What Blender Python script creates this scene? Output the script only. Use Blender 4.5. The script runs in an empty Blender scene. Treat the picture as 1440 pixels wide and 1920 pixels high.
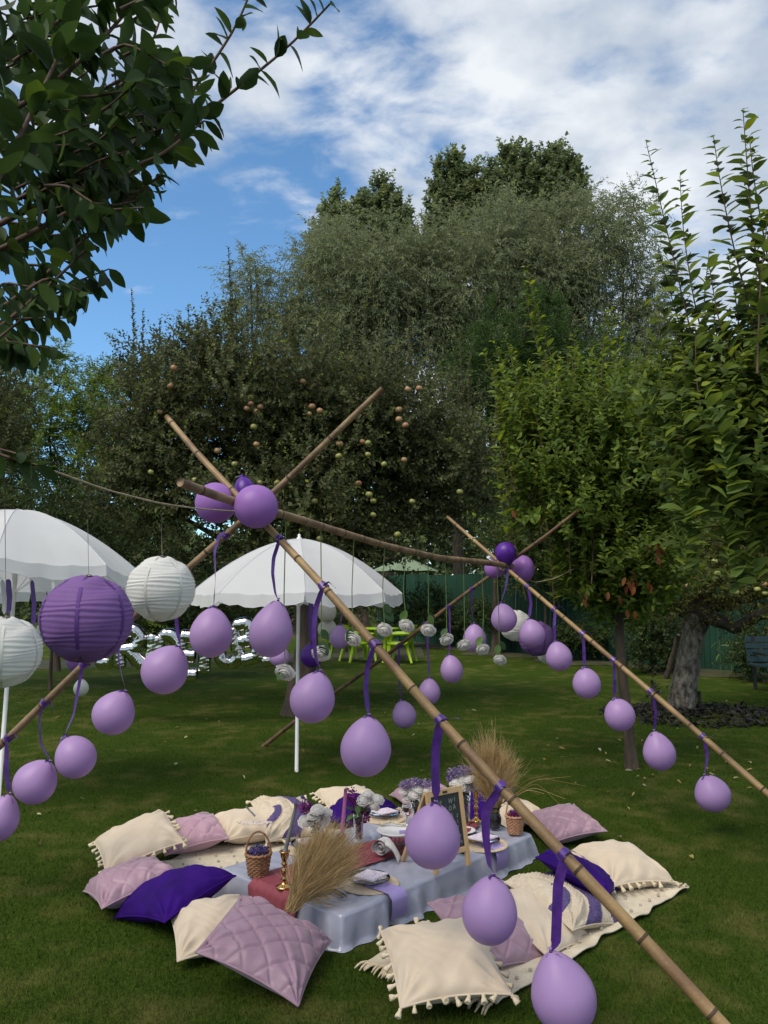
import bpy, math, random
import numpy as np
from mathutils import Vector, Matrix

# ------------------------------------------------------------------ camera, sky, sun, exposure
S = bpy.context.scene
COL = S.collection
F_PX = 1478.0
PITCH = math.atan(150.0 / F_PX)
CAM = np.array([0.0, 0.0, 1.6])
FW = np.array([0, math.cos(PITCH), math.sin(PITCH)])
UP = np.array([0, -math.sin(PITCH), math.cos(PITCH)])

cd = bpy.data.cameras.new('camera')
cam = bpy.data.objects.new('camera', cd)
COL.objects.link(cam)
cam.location = CAM
cam.rotation_euler = (math.pi / 2 + PITCH, 0, 0)
cd.sensor_fit = 'VERTICAL'
cd.sensor_height = 24.0
cd.sensor_width = 18.0
cd.lens = 24.0 * F_PX / 1920.0
cd.clip_start = 0.05
cd.clip_end = 2000
S.camera = cam

SUN_EL, SUN_AZ = math.radians(54), math.radians(-138)      # azimuth measured from +Y towards +X
world = bpy.data.worlds.new('World')
S.world = world
world.use_nodes = True
nt = world.node_tree
nt.nodes.clear()


def wn(t, **k):
    n = nt.nodes.new(t)
    for a, b in k.items():
        setattr(n, a, b)
    return n


def sky_nodes():
    L = nt.links.new
    out = wn('ShaderNodeOutputWorld')
    bg = wn('ShaderNodeBackground')
    bg.inputs['Strength'].default_value = 0.1
    L(bg.outputs[0], out.inputs[0])
    sky = wn('ShaderNodeTexSky', sky_type='NISHITA')
    sky.sun_disc = False
    sky.sun_elevation = SUN_EL
    sky.sun_rotation = SUN_AZ
    sky.altitude = 1500
    sky.air_density = 1.0
    sky.dust_density = 0.4
    sky.ozone_density = 2.5
    hs = wn('ShaderNodeHueSaturation')
    hs.inputs['Saturation'].default_value = 1.02
    hs.inputs['Value'].default_value = 1.5
    L(sky.outputs[0], hs.inputs['Color'])
    tc = wn('ShaderNodeTexCoord')
    sep = wn('ShaderNodeSeparateXYZ')
    L(tc.outputs['Generated'], sep.inputs[0])
    zz = wn('ShaderNodeMath', operation='MAXIMUM')
    L(sep.outputs[2], zz.inputs[0]); zz.inputs[1].default_value = 0.0
    za = wn('ShaderNodeMath', operation='ADD')
    L(zz.outputs[0], za.inputs[0]); za.inputs[1].default_value = 0.22
    dv = wn('ShaderNodeVectorMath', operation='DIVIDE')
    cz = wn('ShaderNodeCombineXYZ')
    for i in range(3):
        L(za.outputs[0], cz.inputs[i])
    L(tc.outputs['Generated'], dv.inputs[0]); L(cz.outputs[0], dv.inputs[1])
    mp = wn('ShaderNodeMapping')
    mp.inputs['Location'].default_value = (3.1, 1.7, 0.4)
    mp.inputs['Rotation'].default_value = (0, 0, math.radians(35))
    mp.inputs['Scale'].default_value = (1.0, 1.35, 0.4)
    L(dv.outputs[0], mp.inputs['Vector'])
    n1 = wn('ShaderNodeTexNoise')
    n1.inputs['Scale'].default_value = 2.9
    n1.inputs['Detail'].default_value = 9
    n1.inputs['Roughness'].default_value = 0.56
    n1.inputs['Distortion'].default_value = 0.35
    L(mp.outputs[0], n1.inputs['Vector'])
    n3 = wn('ShaderNodeTexNoise')
    n3.inputs['Scale'].default_value = 9.5
    n3.inputs['Detail'].default_value = 6
    n3.inputs['Roughness'].default_value = 0.52
    n3.inputs['Distortion'].default_value = 0.3
    L(mp.outputs[0], n3.inputs['Vector'])
    # open blue part of the sky low on the left
    ds = wn('ShaderNodeVectorMath', operation='DISTANCE')
    c = np.array([-0.28, 0.93, 0.27]); c /= np.linalg.norm(c)
    ds.inputs[1].default_value = tuple(c)
    L(tc.outputs['Generated'], ds.inputs[0])
    mr = wn('ShaderNodeMapRange', interpolation_type='SMOOTHSTEP')
    mr.inputs['From Min'].default_value = 0.08
    mr.inputs['From Max'].default_value = 0.40
    mr.inputs['To Min'].default_value = -0.34
    mr.inputs['To Max'].default_value = 0.09
    L(ds.outputs['Value'], mr.inputs['Value'])
    ad = wn('ShaderNodeMath', operation='ADD')
    L(n1.outputs['Fac'], ad.inputs[0]); L(mr.outputs[0], ad.inputs[1])
    m3 = wn('ShaderNodeMath', operation='MULTIPLY_ADD')
    L(n3.outputs['Fac'], m3.inputs[0]); m3.inputs[1].default_value = 0.62
    L(ad.outputs[0], m3.inputs[2])
    mask = wn('ShaderNodeMapRange', interpolation_type='SMOOTHSTEP')
    mask.inputs['From Min'].default_value = 0.62
    mask.inputs['From Max'].default_value = 0.97
    mask.inputs['To Max'].default_value = 0.93
    L(m3.outputs[0], mask.inputs['Value'])
    n2 = wn('ShaderNodeTexNoise')
    n2.inputs['Scale'].default_value = 4.6
    n2.inputs['Detail'].default_value = 6
    mp2 = wn('ShaderNodeMapping')
    mp2.inputs['Location'].default_value = (9.1, 4.7, 2.4)
    L(dv.outputs[0], mp2.inputs['Vector']); L(mp2.outputs[0], n2.inputs['Vector'])
    cr = wn('ShaderNodeValToRGB')
    cr.color_ramp.elements[0].position = 0.40
    cr.color_ramp.elements[0].color = (3.9, 4.4, 5.1, 1)
    cr.color_ramp.elements[1].position = 0.60
    cr.color_ramp.elements[1].color = (6.6, 6.8, 7.0, 1)
    L(n2.outputs['Fac'], cr.inputs[0])
    mx = wn('ShaderNodeMix', data_type='RGBA')
    L(mask.outputs[0], mx.inputs['Factor'])
    tn = wn('ShaderNodeMix', data_type='RGBA', blend_type='MULTIPLY')
    tn.inputs['Factor'].default_value = 1
    tn.inputs['B'].default_value = (.76, .98, 1.0, 1)
    L(hs.outputs[0], tn.inputs['A'])
    L(tn.outputs['Result'], mx.inputs['A']); L(cr.outputs[0], mx.inputs['B'])
    L(mx.outputs['Result'], bg.inputs['Color'])


sky_nodes()
sl = bpy.data.lights.new('sun', 'SUN')
sl.energy = 2.3
sl.angle = math.radians(38)
sl.color = (1.0, 0.90, 0.74)
sun = bpy.data.objects.new('sun', sl)
COL.objects.link(sun)
sd = Vector((math.sin(SUN_AZ) * math.cos(SUN_EL), math.cos(SUN_AZ) * math.cos(SUN_EL), math.sin(SUN_EL)))
sun.rotation_euler = (-sd).to_track_quat('-Z', 'Y').to_euler()
sun.location = (0, 0, 30)
vs = S.view_settings
vs.view_transform = 'Standard'
vs.look = 'None'
vs.exposure = 0.52
vs.gamma = 1
vs.use_curve_mapping = False

# ------------------------------------------------------------------ helpers
rng = np.random.default_rng(11)
random.seed(5)


def A(*v):
    return np.array(v, float)


def nrm(v):
    v = np.asarray(v, float)
    n = np.linalg.norm(v, axis=-1, keepdims=True)
    return v / np.maximum(n, 1e-9)


def ray(px, py):
    return A(1, 0, 0) * (px - 720) / F_PX + UP * (960 - py) / F_PX + FW


def P(px, py, Y):
    """world point at distance Y (along world +Y) seen at that place of the photograph; used to lay the place out in metres"""
    r = ray(px, py)
    return CAM + r * (Y / r[1])


def G(px, py, z=0.0):
    r = ray(px, py)
    return CAM + r * ((z - 1.6) / r[2])


def proj(Q):
    v = np.asarray(Q) - CAM
    z = v @ FW
    return np.stack([720 + F_PX * v[..., 0] / z, 960 - F_PX * (v @ UP) / z], -1)


WLOC = {}


class MB:
    def __init__(s):
        s.v, s.f, s.m, s.n = [], {}, {}, 0

    def add(s, v, *faces, mi=0):
        v = np.asarray(v, float).reshape(-1, 3)
        for f in faces:
            f = np.asarray(f, np.int64)
            if f.size == 0:
                continue
            k = f.shape[1]
            s.f.setdefault(k, []).append(f + s.n)
            s.m.setdefault(k, []).append(np.full(len(f), mi) if np.isscalar(mi) else np.asarray(mi))
        s.v.append(v)
        s.n += len(v)
        return s

    def grid(s, Pg, close_u=False, close_v=False, mi=0):
        nu, nv = Pg.shape[:2]
        iu = np.arange(nu if close_u else nu - 1)
        iv = np.arange(nv if close_v else nv - 1)
        a, b = np.meshgrid(iu, iv, indexing='ij')
        a2, b2 = (a + 1) % nu, (b + 1) % nv
        f = np.stack([a * nv + b, a2 * nv + b, a2 * nv + b2, a * nv + b2], -1).reshape(-1, 4)
        return s.add(Pg.reshape(-1, 3), f, mi=mi)

    def tube(s, pts, r, n=8, caps=True, mi=0):
        pts = np.asarray(pts, float)
        m = len(pts)
        r = np.full(m, r) if np.isscalar(r) else np.asarray(r, float)
        t = nrm(np.gradient(pts, axis=0))
        ref = A(0, 0, 1) if abs(t[0, 2]) < .9 else A(1, 0, 0)
        a = nrm(np.cross(t[0], ref))
        fr = []
        for i in range(m):
            a = nrm(a - t[i] * (a @ t[i]))
            fr.append(a)
        fr = np.array(fr)
        b = np.cross(t, fr)
        an = np.linspace(0, 2 * math.pi, n, endpoint=False)
        g = pts[:, None] + r[:, None, None] * (fr[:, None] * np.cos(an)[None, :, None] + b[:, None] * np.sin(an)[None, :, None])
        base = s.n
        s.grid(g, close_v=True, mi=mi)
        if caps:
            c = np.arange(n)
            s.f.setdefault(n, []).append(np.array([c[::-1] + base, c + base + (m - 1) * n]))
            s.m.setdefault(n, []).append(np.full(2, 0 if not np.isscalar(mi) else mi))
        return s

    def lathe(s, prof, n=24, M=None, mi=0):
        prof = np.asarray(prof, float)
        an = np.linspace(0, 2 * math.pi, n, endpoint=False)
        g = np.stack([prof[:, 0, None] * np.cos(an), prof[:, 0, None] * np.sin(an), np.repeat(prof[:, 1, None], n, 1)], -1)
        if M is not None:
            g = g @ np.asarray(M[0]).T + np.asarray(M[1])
        return s.grid(g, close_v=True, mi=mi)

    def box(s, c, size, R=None, mi=0):
        h = np.asarray(size, float) / 2
        v = np.array([[x, y, z] for x in (-1, 1) for y in (-1, 1) for z in (-1, 1)]) * h
        if R is not None:
            v = v @ np.asarray(R).T
        f = [[0, 1, 3, 2], [4, 6, 7, 5], [0, 4, 5, 1], [2, 3, 7, 6], [0, 2, 6, 4], [1, 5, 7, 3]]
        return s.add(v + np.asarray(c), f, mi=mi)

    def bar(s, a, b, w, t, up=(0, 0, 1), mi=0):
        a, b = np.asarray(a, float), np.asarray(b, float)
        d = nrm(b - a)
        x = nrm(np.cross(d, up))
        y = np.cross(x, d)
        return s.box((a + b) / 2, (w, t, np.linalg.norm(b - a)), np.stack([x, y, d], 1), mi=mi)

    def mesh(s, name, off=None, smooth=True):
        me = bpy.data.meshes.new(name)
        V = np.concatenate(s.v)
        if off is not None:
            V = V - off
        me.vertices.add(len(V))
        me.vertices.foreach_set('co', V.astype(np.float32).ravel())
        lo, st, mi, c = [], [], [], 0
        for k in s.f:
            f = np.concatenate(s.f[k])
            lo.append(f.ravel())
            st.append(c + np.arange(len(f)) * k)
            mi.append(np.concatenate(s.m[k]))
            c += f.size
        lo, st, mi = np.concatenate(lo), np.concatenate(st), np.concatenate(mi)
        me.loops.add(len(lo))
        me.loops.foreach_set('vertex_index', lo.astype(np.int32))
        me.polygons.add(len(st))
        me.polygons.foreach_set('loop_start', st.astype(np.int32))
        me.polygons.foreach_set('material_index', mi.astype(np.int32))
        me.polygons.foreach_set('use_smooth', np.full(len(st), smooth))
        me.update(calc_edges=True)
        return me

    def build(s, name, mats, parent=None, smooth=True, origin=None, bevel=0, label=None, kind=None):
        off = WLOC[parent.name] if parent is not None else (origin if origin is not None else A(0, 0, 0))
        me = s.mesh(name, off, smooth)
        for m in (mats if isinstance(mats, (list, tuple)) else [mats]):
            me.materials.append(m)
        o = bpy.data.objects.new(name, me)
        COL.objects.link(o)
        if parent is not None:
            o.parent = parent
        else:
            o.location = off
        WLOC[o.name] = np.asarray(off, float)
        if bevel:
            b = o.modifiers.new('bevel', 'BEVEL')
            b.width = bevel
            b.segments = 2
            b.limit_method = 'ANGLE'
        if label:
            o['label'] = label
        if kind:
            o['kind'] = kind
        return o


def tag(o, label=None, cat=None, group=None, kind=None):
    for k, v in (('label', label), ('category', cat), ('group', group), ('kind', kind)):
        if v:
            o[k] = v
    return o


def thing(name, label, cat, loc=(0, 0, 0), group=None):
    o = bpy.data.objects.new(name, None)
    COL.objects.link(o)
    o.location = loc
    o.empty_display_size = .1
    WLOC[o.name] = np.asarray(loc, float)
    return tag(o, label, cat, group)


def inst(name, me, parent, M):
    """one more object that shares a mesh: M is a 3x3 (columns scaled axes), loc world"""
    o = bpy.data.objects.new(name, me)
    COL.objects.link(o)
    off = WLOC[parent.name] if parent is not None else A(0, 0, 0)
    if parent is not None:
        o.parent = parent
    R, t = M
    m = Matrix.Identity(4)
    for i in range(3):
        for j in range(3):
            m[i][j] = R[i][j]
        m[i][3] = t[i] - off[i]
    o.matrix_basis = m
    WLOC[o.name] = np.asarray(t, float)
    return o


# ------------------------------------------------------------------ materials
def mk(name):
    m = bpy.data.materials.new(name)
    m.use_nodes = True
    t = m.node_tree
    b = t.nodes['Principled BSDF']
    return m, t, b


def mat(name, col, rough=.6, col2=None, scale=8., detail=4, bump=0., bscale=60., metal=0., trans=0., tcol=None, spec=.5,
        stretch=None, sheen=0., lo=.35, hi=.65, coat=0., bdist=.01):
    m, t, b = mk(name)
    N, L = t.nodes, t.links
    tc = N.new('ShaderNodeTexCoord')
    src = tc.outputs['Object']
    if stretch:
        mp = N.new('ShaderNodeMapping')
        mp.inputs['Scale'].default_value = stretch
        L.new(src, mp.inputs[0])
        src = mp.outputs[0]
    no = N.new('ShaderNodeTexNoise')
    no.inputs['Scale'].default_value = scale
    no.inputs['Detail'].default_value = detail
    L.new(src, no.inputs['Vector'])
    rp = N.new('ShaderNodeValToRGB')
    rp.color_ramp.elements[0].position = lo
    rp.color_ramp.elements[1].position = hi
    c2 = col2 or tuple(c * .8 for c in col)
    rp.color_ramp.elements[0].color = (*c2, 1)
    rp.color_ramp.elements[1].color = (*col, 1)
    L.new(no.outputs['Fac'], rp.inputs[0])
    L.new(rp.outputs[0], b.inputs['Base Color'])
    b.inputs['Roughness'].default_value = rough
    b.inputs['Metallic'].default_value = metal
    b.inputs['Specular IOR Level'].default_value = spec
    b.inputs['Sheen Weight'].default_value = sheen
    b.inputs['Coat Weight'].default_value = coat
    if bump:
        n2 = N.new('ShaderNodeTexNoise')
        n2.inputs['Scale'].default_value = bscale
        n2.inputs['Detail'].default_value = 3
        L.new(src, n2.inputs['Vector'])
        bp = N.new('ShaderNodeBump')
        bp.inputs['Strength'].default_value = bump
        bp.inputs['Distance'].default_value = bdist
        L.new(n2.outputs['Fac'], bp.inputs['Height'])
        L.new(bp.outputs[0], b.inputs['Normal'])
    if trans:
        tr = N.new('ShaderNodeBsdfTranslucent')
        if tcol:
            tr.inputs['Color'].default_value = (*tcol, 1)
        else:
            L.new(rp.outputs[0], tr.inputs['Color'])
        mx = N.new('ShaderNodeMixShader')
        mx.inputs[0].default_value = trans
        L.new(b.outputs[0], mx.inputs[1])
        L.new(tr.outputs[0], mx.inputs[2])
        L.new(mx.outputs[0], N['Material Output'].inputs[0])
    return m


def leaf_mat(name, stops, trans=.3, rough=.5, spec=.2):
    """leaf colours vary from leaf to leaf"""
    m, t, b = mk(name)
    N, L = t.nodes, t.links
    g = N.new('ShaderNodeNewGeometry')
    oi = N.new('ShaderNodeObjectInfo')
    ad = N.new('ShaderNodeMath')
    L.new(g.outputs['Random Per Island'], ad.inputs[0])
    L.new(oi.outputs['Random'], ad.inputs[1])
    fr = N.new('ShaderNodeMath')
    fr.operation = 'FRACT'
    L.new(ad.outputs[0], fr.inputs[0])
    rp = N.new('ShaderNodeValToRGB')
    e = rp.color_ramp.elements
    while len(e) < len(stops):
        e.new(.5)
    for k, (p, c) in enumerate(stops):
        e[k].position = p
        e[k].color = (*c, 1)
    L.new(fr.outputs[0], rp.inputs[0])
    L.new(rp.outputs[0], b.inputs['Base Color'])
    b.inputs['Roughness'].default_value = rough
    b.inputs['Specular IOR Level'].default_value = spec
    tr = N.new('ShaderNodeBsdfTranslucent')
    hs = N.new('ShaderNodeHueSaturation')
    hs.inputs['Hue'].default_value = .485
    hs.inputs['Saturation'].default_value = 1.1
    hs.inputs['Value'].default_value = 1.25
    L.new(rp.outputs[0], hs.inputs['Color'])
    L.new(hs.outputs[0], tr.inputs['Color'])
    mx = N.new('ShaderNodeMixShader')
    mx.inputs[0].default_value = trans
    L.new(b.outputs[0], mx.inputs[1])
    L.new(tr.outputs[0], mx.inputs[2])
    L.new(mx.outputs[0], N['Material Output'].inputs[0])
    return m


def glass_mat(name, col=(1, 1, 1), rough=.02):
    m, t, b = mk(name)
    b.inputs['Base Color'].default_value = (*col, 1)
    b.inputs['Roughness'].default_value = rough
    b.inputs['Transmission Weight'].default_value = 1
    b.inputs['IOR'].default_value = 1.3
    return m


def V3(c, k):
    return tuple(x * k for x in c)


def lm(name, c, trans=.3, var=.5, **k):
    return leaf_mat(name, [(0, V3(c, 1 - var)), (.55, c), (.85, V3((c[0] * 1.15, c[1] * 1.1, c[2]), 1 + var * .45)), (1, (c[0] * 1.9, c[1] * 1.6, c[2] * 1.0))], trans, **k)


M = {}
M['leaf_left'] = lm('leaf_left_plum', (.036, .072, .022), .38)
M['leaf_apple'] = leaf_mat('leaf_apple', [(0, (.042, .055, .022)), (.5, (.080, .104, .038)), (.8, (.112, .115, .055)), (.95, (.13, .13, .06)), (1, (.21, .24, .07))], .32)
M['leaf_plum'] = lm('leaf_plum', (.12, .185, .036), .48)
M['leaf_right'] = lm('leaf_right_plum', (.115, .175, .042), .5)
M['leaf_young'] = lm('leaf_young', (.14, .19, .035), .42)
M['leaf_red'] = lm('leaf_withered', (.16, .055, .02), .3)
M['leaf_willow'] = lm('leaf_willow', (.19, .23, .135), .38, .3)
M['leaf_poplar'] = lm('leaf_poplar', (.15, .20, .10), .48)
M['leaf_locust'] = lm('leaf_locust', (.13, .20, .05), .48)
M['leaf_robinia'] = lm('leaf_robinia', (.055, .105, .034), .34)
M['leaf_old'] = lm('leaf_old_apple', (.095, .105, .032), .32, .6)
M['leaf_shrub'] = lm('leaf_shrub', (.044, .072, .024), .3, .6)
M['leaf_shrub_light'] = lm('leaf_shrub_light', (.078, .115, .036), .34, .6)
M['bark'] = mat('bark_brown', (.085, .062, .045), .9, (.035, .026, .02), 14, 6, .6, 40, stretch=(1, 1, .25))
M['bark_grey'] = mat('bark_grey', (.20, .185, .155), .95, (.035, .031, .027), 17, 9, 1.0, 24, stretch=(1, 1, .5), bdist=.06)
M['bark_dark'] = mat('bark_dark', (.04, .033, .027), .95, (.015, .012, .01), 16, 6, .6, 40)
M['twig'] = mat('twig_red_brown', (.11, .06, .04), .8, (.05, .03, .022), 20)
M['bamboo'] = mat('bamboo', (.34, .225, .095), .5, (.16, .092, .042), 5, 8, .2, 90)
M['bamboo_dry'] = mat('bamboo_dry', (.27, .18, .095), .6, (.12, .075, .042), 9, 5, .35, 70)
M['bamboo_wet'] = mat('bamboo_dark', (.17, .10, .05), .5, (.07, .035, .018), 8, 5, .2, 70)
M['node'] = mat('bamboo_node', (.085, .048, .026), .75, (.04, .022, .012), 30)
M['lilac'] = mat('latex_lilac', (.47, .315, .60), .40, (.45, .30, .58), 2.0, trans=.32, tcol=(.58, .34, .68), spec=.35)
M['lilac_deep'] = mat('latex_orchid', (.37, .185, .545), .42, (.35, .17, .52), 2.0, trans=.28, tcol=(.46, .20, .62), spec=.35)
M['purple'] = mat('latex_purple', (.095, .02, .30), .36, (.09, .018, .28), 2.0, trans=.2, tcol=(.15, .02, .40), spec=.4)
M['white_latex'] = mat('latex_white', (.72, .72, .68), .45, (.7, .7, .66), 2.0, trans=.3)
M['ribbon'] = mat('satin_ribbon', (.085, .022, .235), .32, (.05, .012, .15), 30, sheen=.12, spec=.6)
M['canopy'] = mat('white_canopy_cloth', (.79, .80, .83), .8, (.75, .765, .80), 3, bump=.12, bscale=7, trans=.45)
M['white_metal'] = mat('white_metal', (.78, .78, .78), .35, (.7, .7, .7), 5)
M['paper_white'] = mat('paper_white', (.78, .78, .76), .8, (.73, .73, .71), 6, bump=.15, bscale=50, trans=.3)
M['paper_purple'] = mat('paper_purple', (.27, .14, .41), .7, (.23, .115, .36), 6, bump=.15, bscale=50, trans=.3)
M['paper_seam'] = mat('paper_purple_seam', (.11, .035, .24), .75, (.09, .03, .2), 9)
M['paper_seam_w'] = mat('paper_white_seam', (.66, .66, .63), .8)
M['white_cloth'] = mat('white_ribbon', (.42, .43, .45), .6)
M['wire'] = mat('thin_wire', (.16, .14, .13), .4, metal=.6)
M['twine'] = mat('jute_twine', (.42, .36, .25), .9, (.25, .2, .13), 90)
M['green_stem'] = mat('green_stem', (.12, .20, .05), .6, (.08, .13, .035), 40)
M['rose'] = mat('white_petal', (.88, .87, .85), .6, (.84, .82, .80), 30, trans=.5)
M['rose_leaf'] = lm('rose_leaf', (.055, .115, .05), .25)
M['foil'] = mat('silver_foil', (.58, .58, .58), .07, (.5, .5, .5), 6, bump=.45, bscale=13, metal=1.)
M['lime'] = mat('lime_plastic', (.30, .48, .012), .42, (.27, .44, .010), 6, trans=.12)
M['fence'] = mat('green_sheet', (.011, .056, .034), .65, (.008, .042, .026), 1.2, bump=.05, spec=.3)
M['fence_post'] = mat('fence_post', (.012, .035, .025), .7)
M['umb_green'] = mat('green_canvas', (.19, .26, .17), .8, (.16, .22, .14), 3)
M['bench'] = mat('bench_paint', (.018, .05, .062), .55, (.012, .035, .045), 8)
M['iron'] = mat('black_iron', (.012, .012, .013), .5)
M['cream'] = mat('cream_velvet', (.60, .50, .385), .85, (.54, .445, .335), 5, bump=.35, bscale=16, sheen=.2)
M['cream_rough'] = mat('cream_canvas', (.58, .50, .39), .95, (.50, .42, .32), 40, bump=.5, bscale=160)
M['ivory'] = mat('ivory_tassel', (.66, .57, .41), .9, (.5, .42, .29), 60, bump=.4, bscale=150)
M['mauve'] = mat('mauve_quilt', (.32, .20, .265), .5, (.28, .17, .23), 6, bump=.3, bscale=22, sheen=.2)
M['pink'] = mat('pink_quilt', (.41, .245, .32), .6, (.36, .21, .28), 6, bump=.12, bscale=12, sheen=.3)
M['velvet'] = mat('purple_velvet', (.027, .0015, .15), .8, (.016, .001, .09), 5, bump=.25, bscale=14, sheen=0., spec=.15)
M['motif'] = mat('purple_tufting', (.12, .085, .235), .95, (.07, .05, .15), 90, bump=.9, bscale=170)
M['rug'] = mat('rug_cream', (.62, .55, .43), .95, (.54, .47, .36), 24, bump=.45, bscale=120)
M['tuft_dot'] = mat('rug_dot', (.42, .36, .30), .95)
M['satin'] = mat('silver_blue_satin', (.365, .38, .485), .25, (.32, .335, .435), 4, bump=.8, bscale=7, sheen=.15, spec=.8, coat=.3)
M['runner'] = mat('rose_runner', (.255, .052, .075), .75, (.21, .04, .06), 6, bump=.15, bscale=20)
M['napkin'] = mat('lavender_napkin', (.36, .29, .60), .7, (.33, .26, .55), 9, bump=.1, bscale=60)
M['mat_woven'] = mat('woven_mat', (.60, .48, .34), .9, (.5, .39, .27), 50, bump=.4, bscale=130)
M['glass'] = glass_mat('clear_glass', (.95, .97, .97))
M['rim'] = mat('plate_rim', (.03, .03, .045), .25, metal=.5)
M['cutlery'] = mat('dark_steel', (.07, .07, .09), .25, metal=.9)
M['steel'] = mat('bright_steel', (.6, .6, .62), .25, metal=.9)
M['gold'] = mat('polished_brass', (.62, .36, .14), .18, (.5, .27, .1), 9, metal=1.)
M['wax_grey'] = mat('wax_grey', (.20, .21, .215), .4, (.17, .18, .185), 7, trans=.15)
M['wax_pink'] = mat('wax_pink', (.50, .16, .36), .45, (.46, .14, .33), 7, trans=.15)
M['wicker'] = mat('wicker', (.36, .185, .09), .7, (.17, .08, .04), 60, bump=.3, bscale=200)
M['wicker_pale'] = mat('wicker_pale', (.50, .27, .16), .7, (.3, .15, .08), 60, bump=.3, bscale=200)
M['lavender'] = lm('lavender_blossom', (.10, .085, .27), .2, .6)
M['lilac_flower'] = lm('pale_lilac_blossom', (.27, .21, .40), .3, .5)
M['magenta_flower'] = lm('magenta_blossom', (.16, .02, .17), .25, .6)
M['pampas'] = leaf_mat('pampas_straw', [(0, (.30, .215, .095)), (.5, (.53, .40, .20)), (1, (.70, .58, .35))], .45, rough=.7)
M['straw_dark'] = leaf_mat('straw_stalk', [(0, (.12, .075, .03)), (1, (.30, .19, .09))], .2, rough=.7)
M['pine'] = mat('pine_wood', (.56, .37, .19), .6, (.46, .29, .14), 14, stretch=(1, 1, .15))
M['board'] = mat('chalkboard', (.012, .017, .018), .7, (.02, .026, .027), 5)
M['chalk'] = mat('chalk', (.30, .33, .33), .95)
M['ceramic'] = mat('white_ceramic', (.74, .74, .75), .3, (.68, .68, .70), 7)
M['black_vase'] = mat('black_vase', (.012, .013, .014), .2)
M['linen'] = mat('white_linen', (.68, .65, .64), .8, (.58, .55, .55), 14, bump=.2, bscale=50)
M['soil'] = mat('soil', (.058, .056, .024), .95, (.026, .034, .012), 5, 8, .8, 20)
M['mulch'] = lm('mulch_chip', (.022, .022, .020), 0., .6)
M['dead_leaf'] = leaf_mat('fallen_leaf', [(0, (.20, .14, .05)), (.6, (.34, .30, .12)), (1, (.5, .47, .33))], .2)


def apple_mat(name, base, blush):
    m, t, b = mk(name)
    N, L = t.nodes, t.links
    tc = N.new('ShaderNodeTexCoord')
    no = N.new('ShaderNodeTexNoise')
    no.inputs['Scale'].default_value = 9
    oi = N.new('ShaderNodeObjectInfo')
    L.new(tc.outputs['Object'], no.inputs['Vector'])
    ad = N.new('ShaderNodeMath')
    ad.operation = 'MULTIPLY_ADD'
    L.new(oi.outputs['Random'], ad.inputs[0]); ad.inputs[1].default_value = .3
    L.new(no.outputs['Fac'], ad.inputs[2])
    rp = N.new('ShaderNodeValToRGB')
    rp.color_ramp.elements[0].position = .4
    rp.color_ramp.elements[1].position = .8
    rp.color_ramp.elements[0].color = (*base, 1)
    rp.color_ramp.elements[1].color = (*blush, 1)
    L.new(ad.outputs[0], rp.inputs[0]); L.new(rp.outputs[0], b.inputs['Base Color'])
    b.inputs['Roughness'].default_value = .4
    return m


M['apple_red'] = apple_mat('apple_blushed', (.34, .26, .11), (.33, .15, .08))
M['apple_green'] = apple_mat('apple_green', (.22, .24, .06), (.30, .29, .09))


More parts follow.
